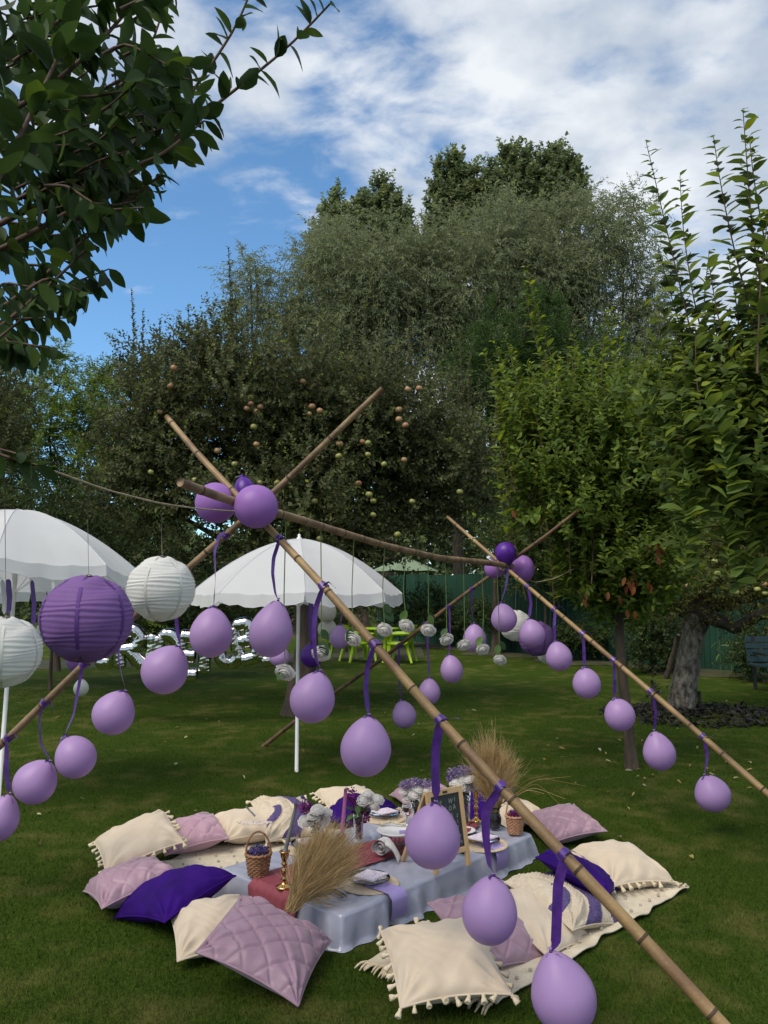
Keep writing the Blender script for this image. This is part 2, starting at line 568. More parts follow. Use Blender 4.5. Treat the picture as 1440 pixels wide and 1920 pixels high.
def turf(name, blade):
    m, t, b = mk(name)
    N, L = t.nodes, t.links
    g = N.new('ShaderNodeNewGeometry')

    def noise(sc, det, stretch=None):
        n = N.new('ShaderNodeTexNoise')
        n.inputs['Scale'].default_value = sc
        n.inputs['Detail'].default_value = det
        src = g.outputs['Position']
        if stretch:
            mp = N.new('ShaderNodeMapping')
            mp.inputs['Scale'].default_value = stretch
            L.new(src, mp.inputs[0]); src = mp.outputs[0]
        L.new(src, n.inputs['Vector'])
        return n

    def ramp(src, p0, c0, p1, c1):
        r = N.new('ShaderNodeValToRGB')
        r.color_ramp.elements[0].position = p0
        r.color_ramp.elements[1].position = p1
        r.color_ramp.elements[0].color = (*c0, 1)
        r.color_ramp.elements[1].color = (*c1, 1)
        L.new(src, r.inputs[0])
        return r
    k = 1.06
    fine = noise(55, 5)
    base = ramp(fine.outputs['Fac'], .3, V3((.024, .050, .006), k), .7, V3((.058, .090, .012), k))
    patch = noise(1.5, 5, (1, .8, 1))
    dry = noise(4.2, 6)
    mul = N.new('ShaderNodeMath'); mul.operation = 'MULTIPLY'
    L.new(patch.outputs['Fac'], mul.inputs[0]); L.new(dry.outputs['Fac'], mul.inputs[1])
    f = N.new('ShaderNodeMapRange')
    f.inputs['From Min'].default_value = .24
    f.inputs['From Max'].default_value = .42
    f.inputs['To Max'].default_value = .6
    L.new(mul.outputs[0], f.inputs['Value'])
    mx = N.new('ShaderNodeMix'); mx.data_type = 'RGBA'
    L.new(f.outputs[0], mx.inputs['Factor'])
    L.new(base.outputs[0], mx.inputs['A'])
    mx.inputs['B'].default_value = (.165, .150, .048, 1)
    big = noise(.35, 3)
    hs = N.new('ShaderNodeHueSaturation')
    bm = N.new('ShaderNodeMapRange')
    bm.inputs['From Min'].default_value = .3; bm.inputs['From Max'].default_value = .7
    bm.inputs['To Min'].default_value = .86; bm.inputs['To Max'].default_value = 1.16
    L.new(big.outputs['Fac'], bm.inputs['Value']); L.new(bm.outputs[0], hs.inputs['Value'])
    L.new(mx.outputs['Result'], hs.inputs['Color'])
    last = hs.outputs[0]
    if blade:
        v = N.new('ShaderNodeHueSaturation')
        mr = N.new('ShaderNodeMapRange')
        mr.inputs['To Min'].default_value = .65; mr.inputs['To Max'].default_value = 1.75
        L.new(g.outputs['Random Per Island'], mr.inputs['Value'])
        L.new(mr.outputs[0], v.inputs['Value']); L.new(last, v.inputs['Color'])
        last = v.outputs[0]
    L.new(last, b.inputs['Base Color'])
    b.inputs['Roughness'].default_value = .85
    b.inputs['Specular IOR Level'].default_value = .04
    if not blade:
        bn = noise(130, 3)
        bp = N.new('ShaderNodeBump')
        bp.inputs['Strength'].default_value = .8; bp.inputs['Distance'].default_value = .03
        L.new(bn.outputs['Fac'], bp.inputs['Height']); L.new(bp.outputs[0], b.inputs['Normal'])
    else:
        tr = N.new('ShaderNodeBsdfTranslucent')
        L.new(last, tr.inputs['Color'])
        ms = N.new('ShaderNodeMixShader'); ms.inputs[0].default_value = .3
        L.new(b.outputs[0], ms.inputs[1]); L.new(tr.outputs[0], ms.inputs[2])
        L.new(ms.outputs[0], N['Material Output'].inputs[0])
    return m


M['turf'] = turf('turf', False)
M['blade'] = turf('grass_blade', True)


def print_mat(name, c1, c2, c3, sc):
    """small floral print on the cards"""
    m, t, b = mk(name)
    N, L = t.nodes, t.links
    tc = N.new('ShaderNodeTexCoord')
    v = N.new('ShaderNodeTexVoronoi'); v.inputs['Scale'].default_value = sc
    L.new(tc.outputs['Object'], v.inputs['Vector'])
    n = N.new('ShaderNodeTexNoise'); n.inputs['Scale'].default_value = sc * .8
    L.new(tc.outputs['Object'], n.inputs['Vector'])
    ad = N.new('ShaderNodeMath')
    L.new(v.outputs['Distance'], ad.inputs[0]); L.new(n.outputs['Fac'], ad.inputs[1])
    r = N.new('ShaderNodeValToRGB')
    e = r.color_ramp.elements
    e.new(.5)
    for k, (p, c) in enumerate(((.55, c1), (.72, c2), (.95, c3))):
        e[k].position = p; e[k].color = (*c, 1)
    L.new(ad.outputs[0], r.inputs[0]); L.new(r.outputs[0], b.inputs['Base Color'])
    b.inputs['Roughness'].default_value = .6
    return m


M['card'] = print_mat('floral_card', (.30, .19, .42), (.60, .46, .60), (.70, .63, .70), 60)
M['fan_print'] = print_mat('printed_fan', (.35, .2, .25), (.50, .40, .38), (.56, .50, .44), 50)


# ------------------------------------------------------------------ ground
def gz(x, y):
    x = np.asarray(x, float); y = np.asarray(y, float)
    far = np.clip((y - 9) / 8, 0, 1)
    return far * (.05 * np.sin(x * .45 + 1.3) * np.sin(y * .33) + .03 * np.sin(x * .9 + y * .6))


def make_lawn():
    t = np.linspace(-1, 1, 181)
    x = np.sign(t) * (np.abs(t) ** 2.6) * 300
    u = np.linspace(0, 1, 161)
    y = -60 + 0 * u
    y = np.where(u < .15, -200 + u / .15 * 200, 0) + np.where(u >= .15, ((u - .15) / .85) ** 2.3 * 500, 0)
    X, Y = np.meshgrid(x, y, indexing='ij')
    g = np.stack([X, Y, gz(X, Y)], -1)
    mb = MB().grid(g)
    tag(mb.build('lawn', M['turf']), 'mown green lawn with dry patches under the picnic', None, kind='structure')


make_lawn()

# picnic layout, metres
T1c, T2c, T3c = G(641, 1716, .15), G(1000, 1562, .15), G(412, 1627, .15)
EL = nrm((T2c - T1c)); EL[2] = 0; EL = nrm(EL)          # along the table
EW = A(-EL[1], EL[0], 0)                                 # across it, towards the left
TL, TW = np.linalg.norm(T2c - T1c), abs((T3c - T1c) @ EW)
TORG = A(T1c[0], T1c[1], 0)
TH = .15


def tp(a, b, z=TH):
    """point on the table: a metres along, b metres across"""
    return TORG + EL * a + EW * b + A(0, 0, z)


RUG_R = [G(688, 1812), G(925, 1893), G(1285, 1672)]
RO, RA, RB = RUG_R[1], RUG_R[2] - RUG_R[1], RUG_R[0] - RUG_R[1]
LO = tp(-.15, TW + .04, 0)
LA, LB = EL * (TL + .35), EW * .62


def in_quad(x, y, o, a, b, mg=.02):
    m = np.array([[a[0], b[0]], [a[1], b[1]]])
    uv = np.linalg.solve(m, np.stack([x - o[0], y - o[1]]))
    ea, eb = mg / np.linalg.norm(a), mg / np.linalg.norm(b)
    return (uv[0] > -ea) & (uv[0] < 1 + ea) & (uv[1] > -eb) & (uv[1] < 1 + eb)


def make_grass():
    n = 330000
    y = 1.9 * (13 / 1.9) ** rng.random(n)
    x = rng.uniform(-.72, .72, n) * (y + .2)
    k = ~(in_quad(x, y, RO, RA, RB) | in_quad(x, y, LO, LA, LB) | in_quad(x, y, TORG, EL * TL, EW * TW, .05))
    x, y = x[k], y[k]
    n = len(x)
    h = rng.uniform(.010, .025, n) * (1 + .5 * (rng.random(n) > .96))
    w = .0013 + .0007 * y / 3
    an = rng.uniform(0, 2 * np.pi, n)
    le = rng.uniform(.1, .9, n) * h
    la = rng.uniform(0, 2 * np.pi, n)
    z = gz(x, y)
    b = np.stack([x, y, z - .002], -1)
    s = np.stack([np.cos(an) * w, np.sin(an) * w, 0 * w], -1)
    t = b + np.stack([np.cos(la) * le, np.sin(la) * le, h], -1)
    V = np.stack([b - s, b + s, t], 1).reshape(-1, 3)
    F = np.arange(3 * n).reshape(-1, 3)
    tag(MB().add(V, F).build('grass', M['blade'], smooth=False), 'short mown grass blades of the lawn', None, kind='stuff')


make_grass()


# ------------------------------------------------------------------ leaves
def leaf_fields(p, tan, phi, ang, pin, jit):
    n = len(p)
    up = np.tile(A(0, 0, 1), (n, 1))
    bad = np.abs(tan[:, 2]) > .97
    up[bad] = A(1, 0, 0)
    a = nrm(np.cross(tan, up))
    b = np.cross(a, tan)
    c, s = math.cos(ang), math.sin(ang)
    if pin:
        sg = np.where(np.arange(n) % 2, 1., -1.)[:, None]
        D = tan * c + a * sg * s
        Nn = b
    else:
        pp = a * np.cos(phi)[:, None] + b * np.sin(phi)[:, None]
        D = tan * c + pp * s
        Nn = tan * s - pp * c
    D = nrm(D + rng.normal(0, jit, (n, 3)))
    Nn = nrm(Nn + rng.normal(0, jit * 1.6, (n, 3)) + A(0, -.25, .12))
    return D, Nn


def strands(o, d, L, K, grav=.1, ll=.06, lw=.5, ang=.9, t0=.1, t1=1., pin=False, jit=.25, taper=.35, hang=0.):
    m = len(o)
    t = np.linspace(t0, t1, K)[None] + rng.uniform(-.4, .4, (m, K)) / K * (0 if pin else 1)
    s = t * L[:, None]
    p = o[:, None] + d[:, None] * s[..., None]
    p[..., 2] -= grav * s ** 2
    tan = np.repeat(d[:, None], K, 1).copy()
    tan[..., 2] -= 2 * grav * s
    tan = nrm(tan)
    if pin:                                  # two leaflets at a point
        i = np.arange(K)
        p = p[:, (i // 2) * 2]
    phi = (np.arange(K) * 2.4)[None] + rng.uniform(0, 6.28, (m, 1))
    D, Nn = leaf_fields(p.reshape(-1, 3), tan.reshape(-1, 3), phi.reshape(-1), ang, pin, jit)
    if hang:
        D = nrm(D + A(0, 0, -hang))
    ln = ll * (1 - taper * t ** 3) * rng.uniform(.7, 1.15, t.shape)
    ln = ln.reshape(-1)
    return dict(P=p.reshape(-1, 3), D=D, N=Nn, L=ln, W=ln * lw * rng.uniform(.85, 1.15, len(ln)), t=t.reshape(-1))


def resample(pts, n):
    pts = np.asarray(pts, float)
    s = np.concatenate([[0], np.cumsum(np.linalg.norm(np.diff(pts, axis=0), axis=1))])
    q = np.linspace(0, s[-1], n)
    lin = np.stack([np.interp(q, s, pts[:, i]) for i in range(3)], -1)
    for _ in range(max(1, n // 14)):
        lin[1:-1] = (lin[:-2] + 2 * lin[1:-1] + lin[2:]) / 4
    return lin


def shoot(pts, K, ll, lw=.5, ang=.9, t0=.1, taper=.4, jit=.2, hang=0., flat=0.):
    q = resample(pts, 60)
    tg = nrm(np.gradient(q, axis=0))
    t = np.linspace(t0, 1, K)
    ix = np.clip((t * 59).astype(int), 0, 59)
    phi = np.arange(K) * 2.4 + rng.uniform(0, 6.28)
    if flat:                                 # leaves mostly in two ranks
        phi = np.where(np.arange(K) % 2, 0, np.pi) * flat + (phi % (2 * np.pi) - np.pi) * (1 - flat)
    D, Nn = leaf_fields(q[ix], tg[ix], phi, ang, False, jit)
    if hang:
        D = nrm(D + A(0, 0, -hang))
    ln = ll * (1 - taper * t ** 4) * rng.uniform(.75, 1.15, K)
    return dict(P=q[ix], D=D, N=Nn, L=ln, W=ln * lw * rng.uniform(.85, 1.15, K), t=t)


def join(ls):
    return {k: np.concatenate([l[k] for l in ls]) for k in ls[0]}


def leaf_frame(l):
    D = l['D']
    Sd = nrm(np.cross(D, l['N']))
    return D, Sd, np.cross(Sd, D)


ST = {'simple': None,
      'fine': (np.array([0, .30, .64, 1.]), np.array([0, .95, .80, 0])),
      'rich': (np.array([0, .07, .22, .42, .62, .80, .92, 1.]), np.array([.05, .30, .78, 1., .92, .62, .28, 0]))}


def leaf_mesh(mb, l, kind='simple', curl=.2, mi=0):
    D, Sd, Nn = leaf_frame(l)
    n = len(D)
    if n == 0:
        return mb
    L, W = l['L'][:, None], l['W'][:, None]
    B = l['P']
    if kind == 'simple':
        mid = B + D * L * .45 + Nn * W * .13
        V = np.stack([B, mid + Sd * W * .5, B + D * L - Nn * L * curl * .5, mid - Sd * W * .5], 1)
        F = (np.arange(n)[:, None, None] * 4 + np.array([[0, 1, 2], [0, 2, 3]])).reshape(-1, 3)
        return mb.add(V, F, mi=np.repeat(mi, 2) if not np.isscalar(mi) else mi)
    ys, ws = ST[kind]
    rows = []
    for yy, ww in zip(ys, ws):
        c = B + D * L * yy - Nn * L * curl * yy ** 2
        e = Sd * W * .5 * ww
        z = Nn * W * .16 * ww
        rows += [c + e + z, c, c - e + z]
    V = np.stack(rows, 1)
    K = len(ys)
    f = []
    for i in range(K - 1):
        f += [[3 * i, 3 * i + 3, 3 * i + 4, 3 * i + 1], [3 * i + 1, 3 * i + 4, 3 * i + 5, 3 * i + 2]]
    F = (np.arange(n)[:, None, None] * (3 * K) + np.array(f)).reshape(-1, 4)
    return mb.add(V, F, mi=np.repeat(mi, len(f)) if not np.isscalar(mi) else mi)


LEAFUNIT = {}


def leaf_units(key, m, ratio=.5, holes=False):
    out = []
    for k in range(5):
        l = dict(P=A(0, 0, 0)[None], D=A(0, 1, 0)[None], N=A(0, 0, 1)[None], L=np.ones(1), W=np.ones(1))
        mb = MB()
        leaf_mesh(mb, l, 'rich', curl=(.22, .38, .5, .3, .12)[k])
        me = mb.mesh('leaf')
        # uneven, slightly waved margin
        co = np.empty(len(me.vertices) * 3, np.float32)
        me.vertices.foreach_get('co', co)
        co = co.reshape(-1, 3)
        co[:, 2] += .06 * np.sin(co[:, 1] * 9 + k) * np.abs(co[:, 0]) * 2
        co[:, 0] *= 1 + .07 * np.sin(co[:, 1] * 14 + k * 2)
        co[:, 0] += .05 * np.sin(co[:, 1] * 3 + k) * co[:, 1]
        me.vertices.foreach_set('co', co.ravel())
        me.materials.append(m)
        out.append(me)
    LEAFUNIT[key] = out
    return out


def singles(l, n, key, m, root, marg=20):
    """the n leaves that show largest in the photo become objects of their own; the rest is returned"""
    q = proj(l['P'] + l['D'] * l['L'][:, None] * .5)
    dist = np.linalg.norm(l['P'] - CAM, axis=1)
    v = (q[:, 0] > -marg) & (q[:, 0] < 1440 + marg) & (q[:, 1] > -marg) & (q[:, 1] < 1920 + marg) & (l['P'][:, 1] > .3)
    sc = np.where(v, l['L'] / dist, -1)
    pick = np.argsort(-sc)[:n]
    keep = np.ones(len(sc), bool)
    keep[pick] = False
    D, Sd, Nn = leaf_frame(l)
    us = leaf_units(key, m)
    for i in pick:
        R = np.stack([Sd[i] * l['W'][i], D[i] * l['L'][i], Nn[i] * l['W'][i]], 1)
        inst('leaf', us[i % 5], root, (R, l['P'][i]))
    return {k: x[keep] for k, x in l.items()}


def lobes_px(lst):
    out = []
    for (px, py, rx, ry, Y, dy) in lst:
        c = P(px, py, Y)
        out.append((c, A(rx * Y / F_PX, dy, ry * Y / F_PX)))
    return out


def sublobes(lobes, k, lo=.26, hi=.46):
    out = []
    for c, r in lobes:
        out.append((c, r * .55))
        for u in nrm(rng.normal(0, 1, (k, 3))):
            f = rng.uniform(lo, hi)
            out.append((c + u * r * rng.uniform(.55, .95), r * f * A(*rng.uniform(.8, 1.25, 3))))
    return out


def lobe_points(lobes, n, r0=.45, r1=1.0, front=0., sub=0):
    if sub:
        lobes = sublobes(lobes, sub)
    w = np.array([r[0] * r[2] for c, r in lobes])
    k = rng.multinomial(n, w / w.sum())
    o, d = [], []
    for (c, r), m in zip(lobes, k):
        u = nrm(rng.normal(0, 1, (m, 3)))
        if front:                            # more leaves on the outside that is seen
            fl = (u[:, 1] > 0) & (rng.random(m) < front)
            u[fl, 1] *= -1
        q = rng.uniform(r0 ** 2, r1, (m, 1)) ** .5
        o.append(c + u * r * q)
        d.append(u)
    return np.concatenate(o), np.concatenate(d)


def limbs(root, start, lobes, m, r=.06, n=5, name='limb'):
    for (c, rr) in lobes:
        e = c + rng.normal(0, .12, 3) * rr
        mid = (start + e) / 2 + rng.normal(0, .06, 3) * np.linalg.norm(e - start) + A(0, 0, .05)
        q = resample([start, mid, e], 9)
        MB().tube(q, np.linspace(r, r * .3, 9), n).build(name, m, root)


def tree(name, label, lobes, base, top, n, K, leafm, group=None, cat='tree', bark='bark', tr=.1, grav=.08, L=(.3, .7), ll=.06, lw=.5,
         ang=.9, pin=False, out=.7, up=.4, rnd=.5, kind='simple', jit=.25, extra=(), nsing=0, limb=True, r0=.45, hang=0., front=.35,
         young=0., trunk_pts=None, curl=.2, lr=None, t0=.1, sub=9):
    root = thing(name, label, cat, base, group)
    if trunk_pts is None:
        mid = (base + top) / 2 + A(*rng.normal(0, .03, 2), 0) * np.linalg.norm(top - base)
        trunk_pts = [base - A(0, 0, .1), base + A(0, 0, .15), mid, top]
    q = resample(trunk_pts, 18)
    hh = np.linspace(0, 1, 18)
    rad = tr * (1 - .45 * hh) * (1 + .45 * np.exp(-hh * 14)) * (1 + .05 * np.sin(hh * 31))
    MB().tube(q, rad, 12).build('trunk', M[bark], root)
    if limb:
        limbs(root, q[-1], lobes, M[bark], lr or tr * .5)
    o, u = lobe_points(lobes, n, r0, front=front, sub=sub)
    d = nrm(u * out + A(0, 0, up) + rng.normal(0, rnd, (n, 3)))
    Ls = rng.uniform(*L, n)
    l = strands(o, d, Ls, K, grav, ll, lw, ang, pin=pin, jit=jit, hang=hang, t0=t0)
    l = join([l] + list(extra)) if extra else l
    if nsing:
        l = singles(l, nsing, name, M[leafm], root)
    mb = MB()
    mats = [M[leafm]]
    mi = 0
    if young:
        mats.append(M['leaf_young'])
        mi = ((l['t'] > .86) & (rng.random(len(l['t'])) < young)).astype(int)
    leaf_mesh(mb, l, kind, curl, mi=mi)
    mb.build('foliage', mats, root, smooth=kind != 'simple', kind='stuff')
    return root


def px_shoots(lst, ll, K=None, **k):
    out = []
    for pts in lst:
        q = np.array([P(*p) for p in pts])
        ln = np.linalg.norm(np.diff(q, axis=0), axis=1).sum()
        out.append(shoot(q, K or max(6, int(ln / (ll * .17))), ll, **k))
    return out


def stems(root, lst, r0, r1, m, name='shoot'):
    for pts in lst:
        q = resample([P(*p) for p in pts], 12)
        MB().tube(q, np.linspace(r0, r1, 12), 5).build(name, m, root)


# ---- centre: big apple tree behind the umbrella
def apple_unit(m):
    th = np.linspace(0, math.pi, 9)
    r = np.sin(th) * (1 + .08 * np.cos(th))
    z = -np.cos(th) + .28 * np.exp(-((th - math.pi) / .5) ** 2) * -1 + .15 * np.exp(-(th / .4) ** 2)
    me = MB().lathe(np.stack([r * .5, z * .46], -1), 10).mesh('apple')
    me.materials.append(m)
    return me


AP_R, AP_G = apple_unit(M['apple_red']), apple_unit(M['apple_green'])


def centre_apple():
    Y = 11.2
    lob = lobes_px([(320, 800, 100, 150, Y, 1.2), (480, 790, 145, 160, Y, 1.4), (640, 785, 150, 160, Y, 1.4), (785, 800, 115, 150, Y, 1.2), (400, 760, 90, 120, Y, 1.2),
                    (450, 930, 170, 130, Y, 1.6), (640, 940, 190, 130, Y, 1.6), (300, 930, 100, 120, Y, 1.2), (840, 900, 80, 130, Y, 1.2),
                    (285, 740, 45, 80, Y, .7), (560, 1040, 200, 70, Y, 1.3)])
    base = G(560, 1338)
    top = P(560, 1080, base[1])
    sh = []
    for (x, y) in ((246, 560), (268, 600), (300, 615), (325, 640), (352, 590), (372, 640), (428, 482), (440, 560), (462, 590), (478, 505), (505, 580),
                   (530, 600), (560, 590), (600, 590), (625, 620), (660, 600), (686, 570), (712, 600), (745, 620), (765, 600), (800, 630), (860, 630), (880, 680)):
        y -= 18
        sh.append([(x + random.uniform(-12, 12), y + random.uniform(190, 260), Y + random.uniform(-.6, .6)), (x + random.uniform(-6, 6), y + 90, Y), (x, y, Y - .05)])
    ex = px_shoots(sh, .085, taper=.4, ang=.8, lw=.55, flat=.5)
    root = tree('apple_tree', 'large dark apple tree with blushing apples behind the centre white umbrella', lob, base, top, 6200, 26, 'leaf_apple',
                tr=.2, L=(.35, .8), ll=.074, lw=.62, out=.6, up=.55, extra=ex, young=.25, front=.5, grav=.12, r0=.3, lr=.07, nsing=300)
    stems(root, sh, .012, .004, M['bark'])
    tri = []
    red = [(470, 757), (481, 772), (463, 766), (488, 763), (585, 762), (580, 776), (600, 770), (326, 690), (320, 724), (568, 715), (765, 730), (748, 768),
           (748, 786), (760, 797), (637, 832), (672, 906), (481, 833), (300, 772), (408, 845), (758, 862), (786, 728), (680, 828)]
    gre = [(470, 745), (690, 852), (692, 927), (700, 939), (574, 946), (575, 965), (590, 940), (773, 940), (862, 922), (745, 1002), (585, 970), (600, 1010),
           (520, 905), (487, 905), (476, 800), (635, 855), (690, 830), (720, 870), (440, 870), (700, 965), (365, 900), (283, 885)]
    for lst, me in ((red, AP_R), (gre, AP_G)):
        for (x, y) in lst:
            c = P(x, y, 9.82 + random.uniform(-.2, .2))
            s = random.uniform(.075, .098)
            a = random.uniform(-.5, .5)
            R = np.array([[math.cos(a), 0, math.sin(a)], [0, 1, 0], [-math.sin(a), 0, math.cos(a)]]) * s
            inst('apple', me, root, (R, c))
    return root


centre_apple()


# ---- left: plum tree by the camera, its branches hang into the picture
def near_left_plum():
    base = A(-2.25, 2.2, 0)
    root = thing('plum_tree', 'nearest plum tree whose dark leafy branches hang in at top left', 'tree', base)
    q = resample([base - A(0, 0, .1), base + A(.03, 0, .9), base + A(.1, -.05, 1.7), base + A(.25, 0, 2.3)], 16)
    MB().tube(q, np.linspace(.11, .065, 16), 12).build('trunk', M['bark'], root)
    top = q[-1]
    br = [[(-330, 620, 2.0), (0, 470, 2.0), (180, 370, 2.05), (300, 287, 2.1), (400, 198, 2.15), (480, 140, 2.15), (560, 72, 2.15), (618, 8, 2.15)],
          [(-200, 520, 2.1), (100, 370, 2.15), (240, 285, 2.2), (330, 220, 2.25), (395, 120, 2.25), (440, 62, 2.25), (468, -10, 2.25)],
          [(-200, 320, 1.7), (60, 190, 1.8), (180, 90, 1.85), (265, -10, 1.9), (300, -80, 1.9)],
          [(-120, 560, 1.5), (20, 290, 1.6), (90, 150, 1.65), (160, -10, 1.7)],
          [(-300, 700, 1.9), (-60, 620, 1.9), (60, 540, 1.95), (170, 440, 2.0), (250, 360, 2.0), (300, 330, 2.0)],
          [(-250, 760, 1.8), (-60, 660, 1.85), (30, 590, 1.85), (110, 520, 1.85), (160, 470, 1.85)],
          [(-250, 820, 1.75), (-80, 700, 1.75), (-10, 640, 1.75), (40, 600, 1.75)],
          [(-200, 420, 2.4), (80, 300, 2.4), (200, 200, 2.45), (290, 80, 2.5), (310, 0, 2.5)],
          [(-100, 440, 2.2), (120, 330, 2.2), (250, 310, 2.2), (300, 300, 2.2)]]
    lv = []
    for i, b in enumerate(br):
        pts = [P(*p) for p in b]
        full = resample([top] + pts, 30)
        MB().tube(full, np.linspace(.015 if i else .012, .003, 30), 7).build('branch', M['twig'], root)
        lv.append(shoot(resample(pts, 30), int(np.linalg.norm(np.diff(np.array(pts), axis=0), axis=1).sum() / .021), .096, .44, .95, t0=.04, taper=.25, jit=.25, hang=.35, flat=.4))
    # side twigs between the branches
    poly = [(-40, -40), (300, -40), (300, 40), (345, 130), (370, 230), (300, 300), (270, 350), (230, 420), (160, 520), (90, 600), (50, 650), (-40, 690)]

    def inside(x, y):
        c = False
        for i in range(len(poly)):
            x1, y1 = poly[i]; x2, y2 = poly[i - 1]
            if (y1 > y) != (y2 > y) and x < (x2 - x1) * (y - y1) / (y2 - y1) + x1:
                c = not c
        return c
    tw = []
    k = 0
    while k < 98:
        x, y = random.uniform(-60, 370), random.uniform(-60, 690)
        if not inside(x, y):
            continue
        if y < 250 and random.random() < .25:
            continue
        Y = random.uniform(1.75, 2.5)
        a = random.uniform(-.9, .5) if y < 300 else random.uniform(-.5, 1.0)
        ln = random.uniform(60, 120) if y < 300 else random.uniform(50, 90)
        e = (x + ln * math.cos(a), y + ln * math.sin(a))
        if not inside(e[0] - 35, e[1] - 12):
            continue
        pts = [P(x - 40, y + random.uniform(0, 30), Y), P(x, y, Y), P(*e, Y + random.uniform(-.1, .1))]
        tw.append(pts)
        hg = .35 if y < 300 else 1.0
        lv.append(shoot(pts, random.randint(9, 12), .086, .45, .9, t0=.12, taper=.3, jit=.3, hang=hg))
        k += 1
    # a spray of leaves low on the left
    for (x, y) in ((70, 872), (30, 850)):
        pts = [P(-60, y - 40, 1.6), P(x - 40, y - 10, 1.6), P(x, y, 1.6)]
        tw.append(pts)
        lv.append(shoot(pts, 5, .085, .42, .7, t0=.4, hang=.6))
    for pts in tw:
        MB().tube(resample(pts, 8), np.linspace(.0045, .002, 8), 5).build('twig', M['twig'], root)
    l = join(lv)
    kp = (np.linalg.norm(l['P'] - CAM, axis=1) > 1.5)
    l = {k_: v_[kp] for k_, v_ in l.items()}
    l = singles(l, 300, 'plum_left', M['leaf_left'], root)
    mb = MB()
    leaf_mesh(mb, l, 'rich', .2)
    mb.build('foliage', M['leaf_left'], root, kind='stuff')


near_left_plum()


# ---- right: plum trees
def mid_plum():
    Y = 7.7
    base = G(1185, 1440)
    Y = base[1]
    lob = lobes_px([(1030, 850, 85, 110, Y, .65), (1120, 870, 95, 120, Y, .75), (1200, 870, 70, 120, Y, .7), (1170, 960, 110, 140, Y, .8), (1090, 1000, 75, 120, Y, .7),
                    (1010, 910, 75, 110, Y, .6), (1170, 1090, 75, 80, Y, .6), (1240, 980, 60, 130, Y, .6), (1110, 1110, 50, 60, Y, .4), (1165, 1150, 55, 60, Y, .45), (1215, 1110, 50, 70, Y, .45), (1130, 1060, 70, 70, Y, .6)])
    sh = []
    for (x, y, dx) in ((925, 640, 90), (945, 628, 80), (905, 655, 90), (965, 690, 60), (980, 530, 60), (985, 500, 70), (1015, 640, 30), (1045, 660, 10), (1075, 622, 20), (1110, 640, -10),
                       (1135, 585, -15), (1150, 575, -20), (1165, 610, -25), (1195, 640, -30), (1215, 660, -40), (1060, 700, 10), (1240, 700, -30)):
        sh.append([(x + dx, y + 230, Y - .2), (x + dx * .4, y + 110, Y - .15), (x, y, Y - .1)])
    for _ in range(90):
        x = random.uniform(925, 1250); y = random.uniform(650, 960)
        dx = (1090 - x) * random.uniform(.1, .35)
        yy = Y + random.uniform(-.55, .4)
        sh.append([(x + dx, y + random.uniform(150, 220), yy), (x + dx * .4, y + 80, yy), (x, y, yy)])
    ex = px_shoots(sh, .100, taper=.4, ang=1.0, flat=.55, lw=.52)
    root = tree('plum_tree', 'bright green plum tree on a thin trunk right of the far bamboo frame', lob, base, P(1158, 1060, Y), 2250, 20, 'leaf_plum',
                tr=.052, L=(.3, .65), ll=.082, lw=.45, out=.5, up=1.15, rnd=.35, extra=ex, kind='fine', nsing=300, young=.3, front=.5, grav=.1, bark='bark',
                trunk_pts=[base - A(0, 0, .1), P(1180, 1380, Y), P(1165, 1250, Y), P(1160, 1150, Y), P(1165, 1060, Y), P(1150, 900, Y)], r0=.3, lr=.022)
    stems(root, sh, .0065, .0025, M['twig'])
    # withered leaf sprays
    us = leaf_units('withered', M['leaf_red'])
    for (x, y, k) in ((1222, 1012, 6), (1228, 1030, 5), (1182, 1085, 8), (1190, 1100, 6), (1196, 1075, 4), (1100, 1115, 4), (1150, 1105, 4), (1182, 1140, 4), (968, 948, 2), (1078, 945, 2), (1210, 1095, 4)):
        for _ in range((k + 1) // 2):
            c = P(x + random.uniform(-12, 12), y + random.uniform(-14, 14), Y - .72 + random.uniform(-.08, .08))
            D = nrm(A(random.uniform(-.5, .5), random.uniform(-.4, .4), -1))
            Nn = nrm(A(random.uniform(-1, 1), -1, random.uniform(-.3, .6)))
            Sd = nrm(np.cross(D, Nn)); Nn = np.cross(Sd, D)
            inst('withered_leaf', us[random.randrange(5)], root, (np.stack([Sd * .035, D * .08, Nn * .035], 1), c))


mid_plum()


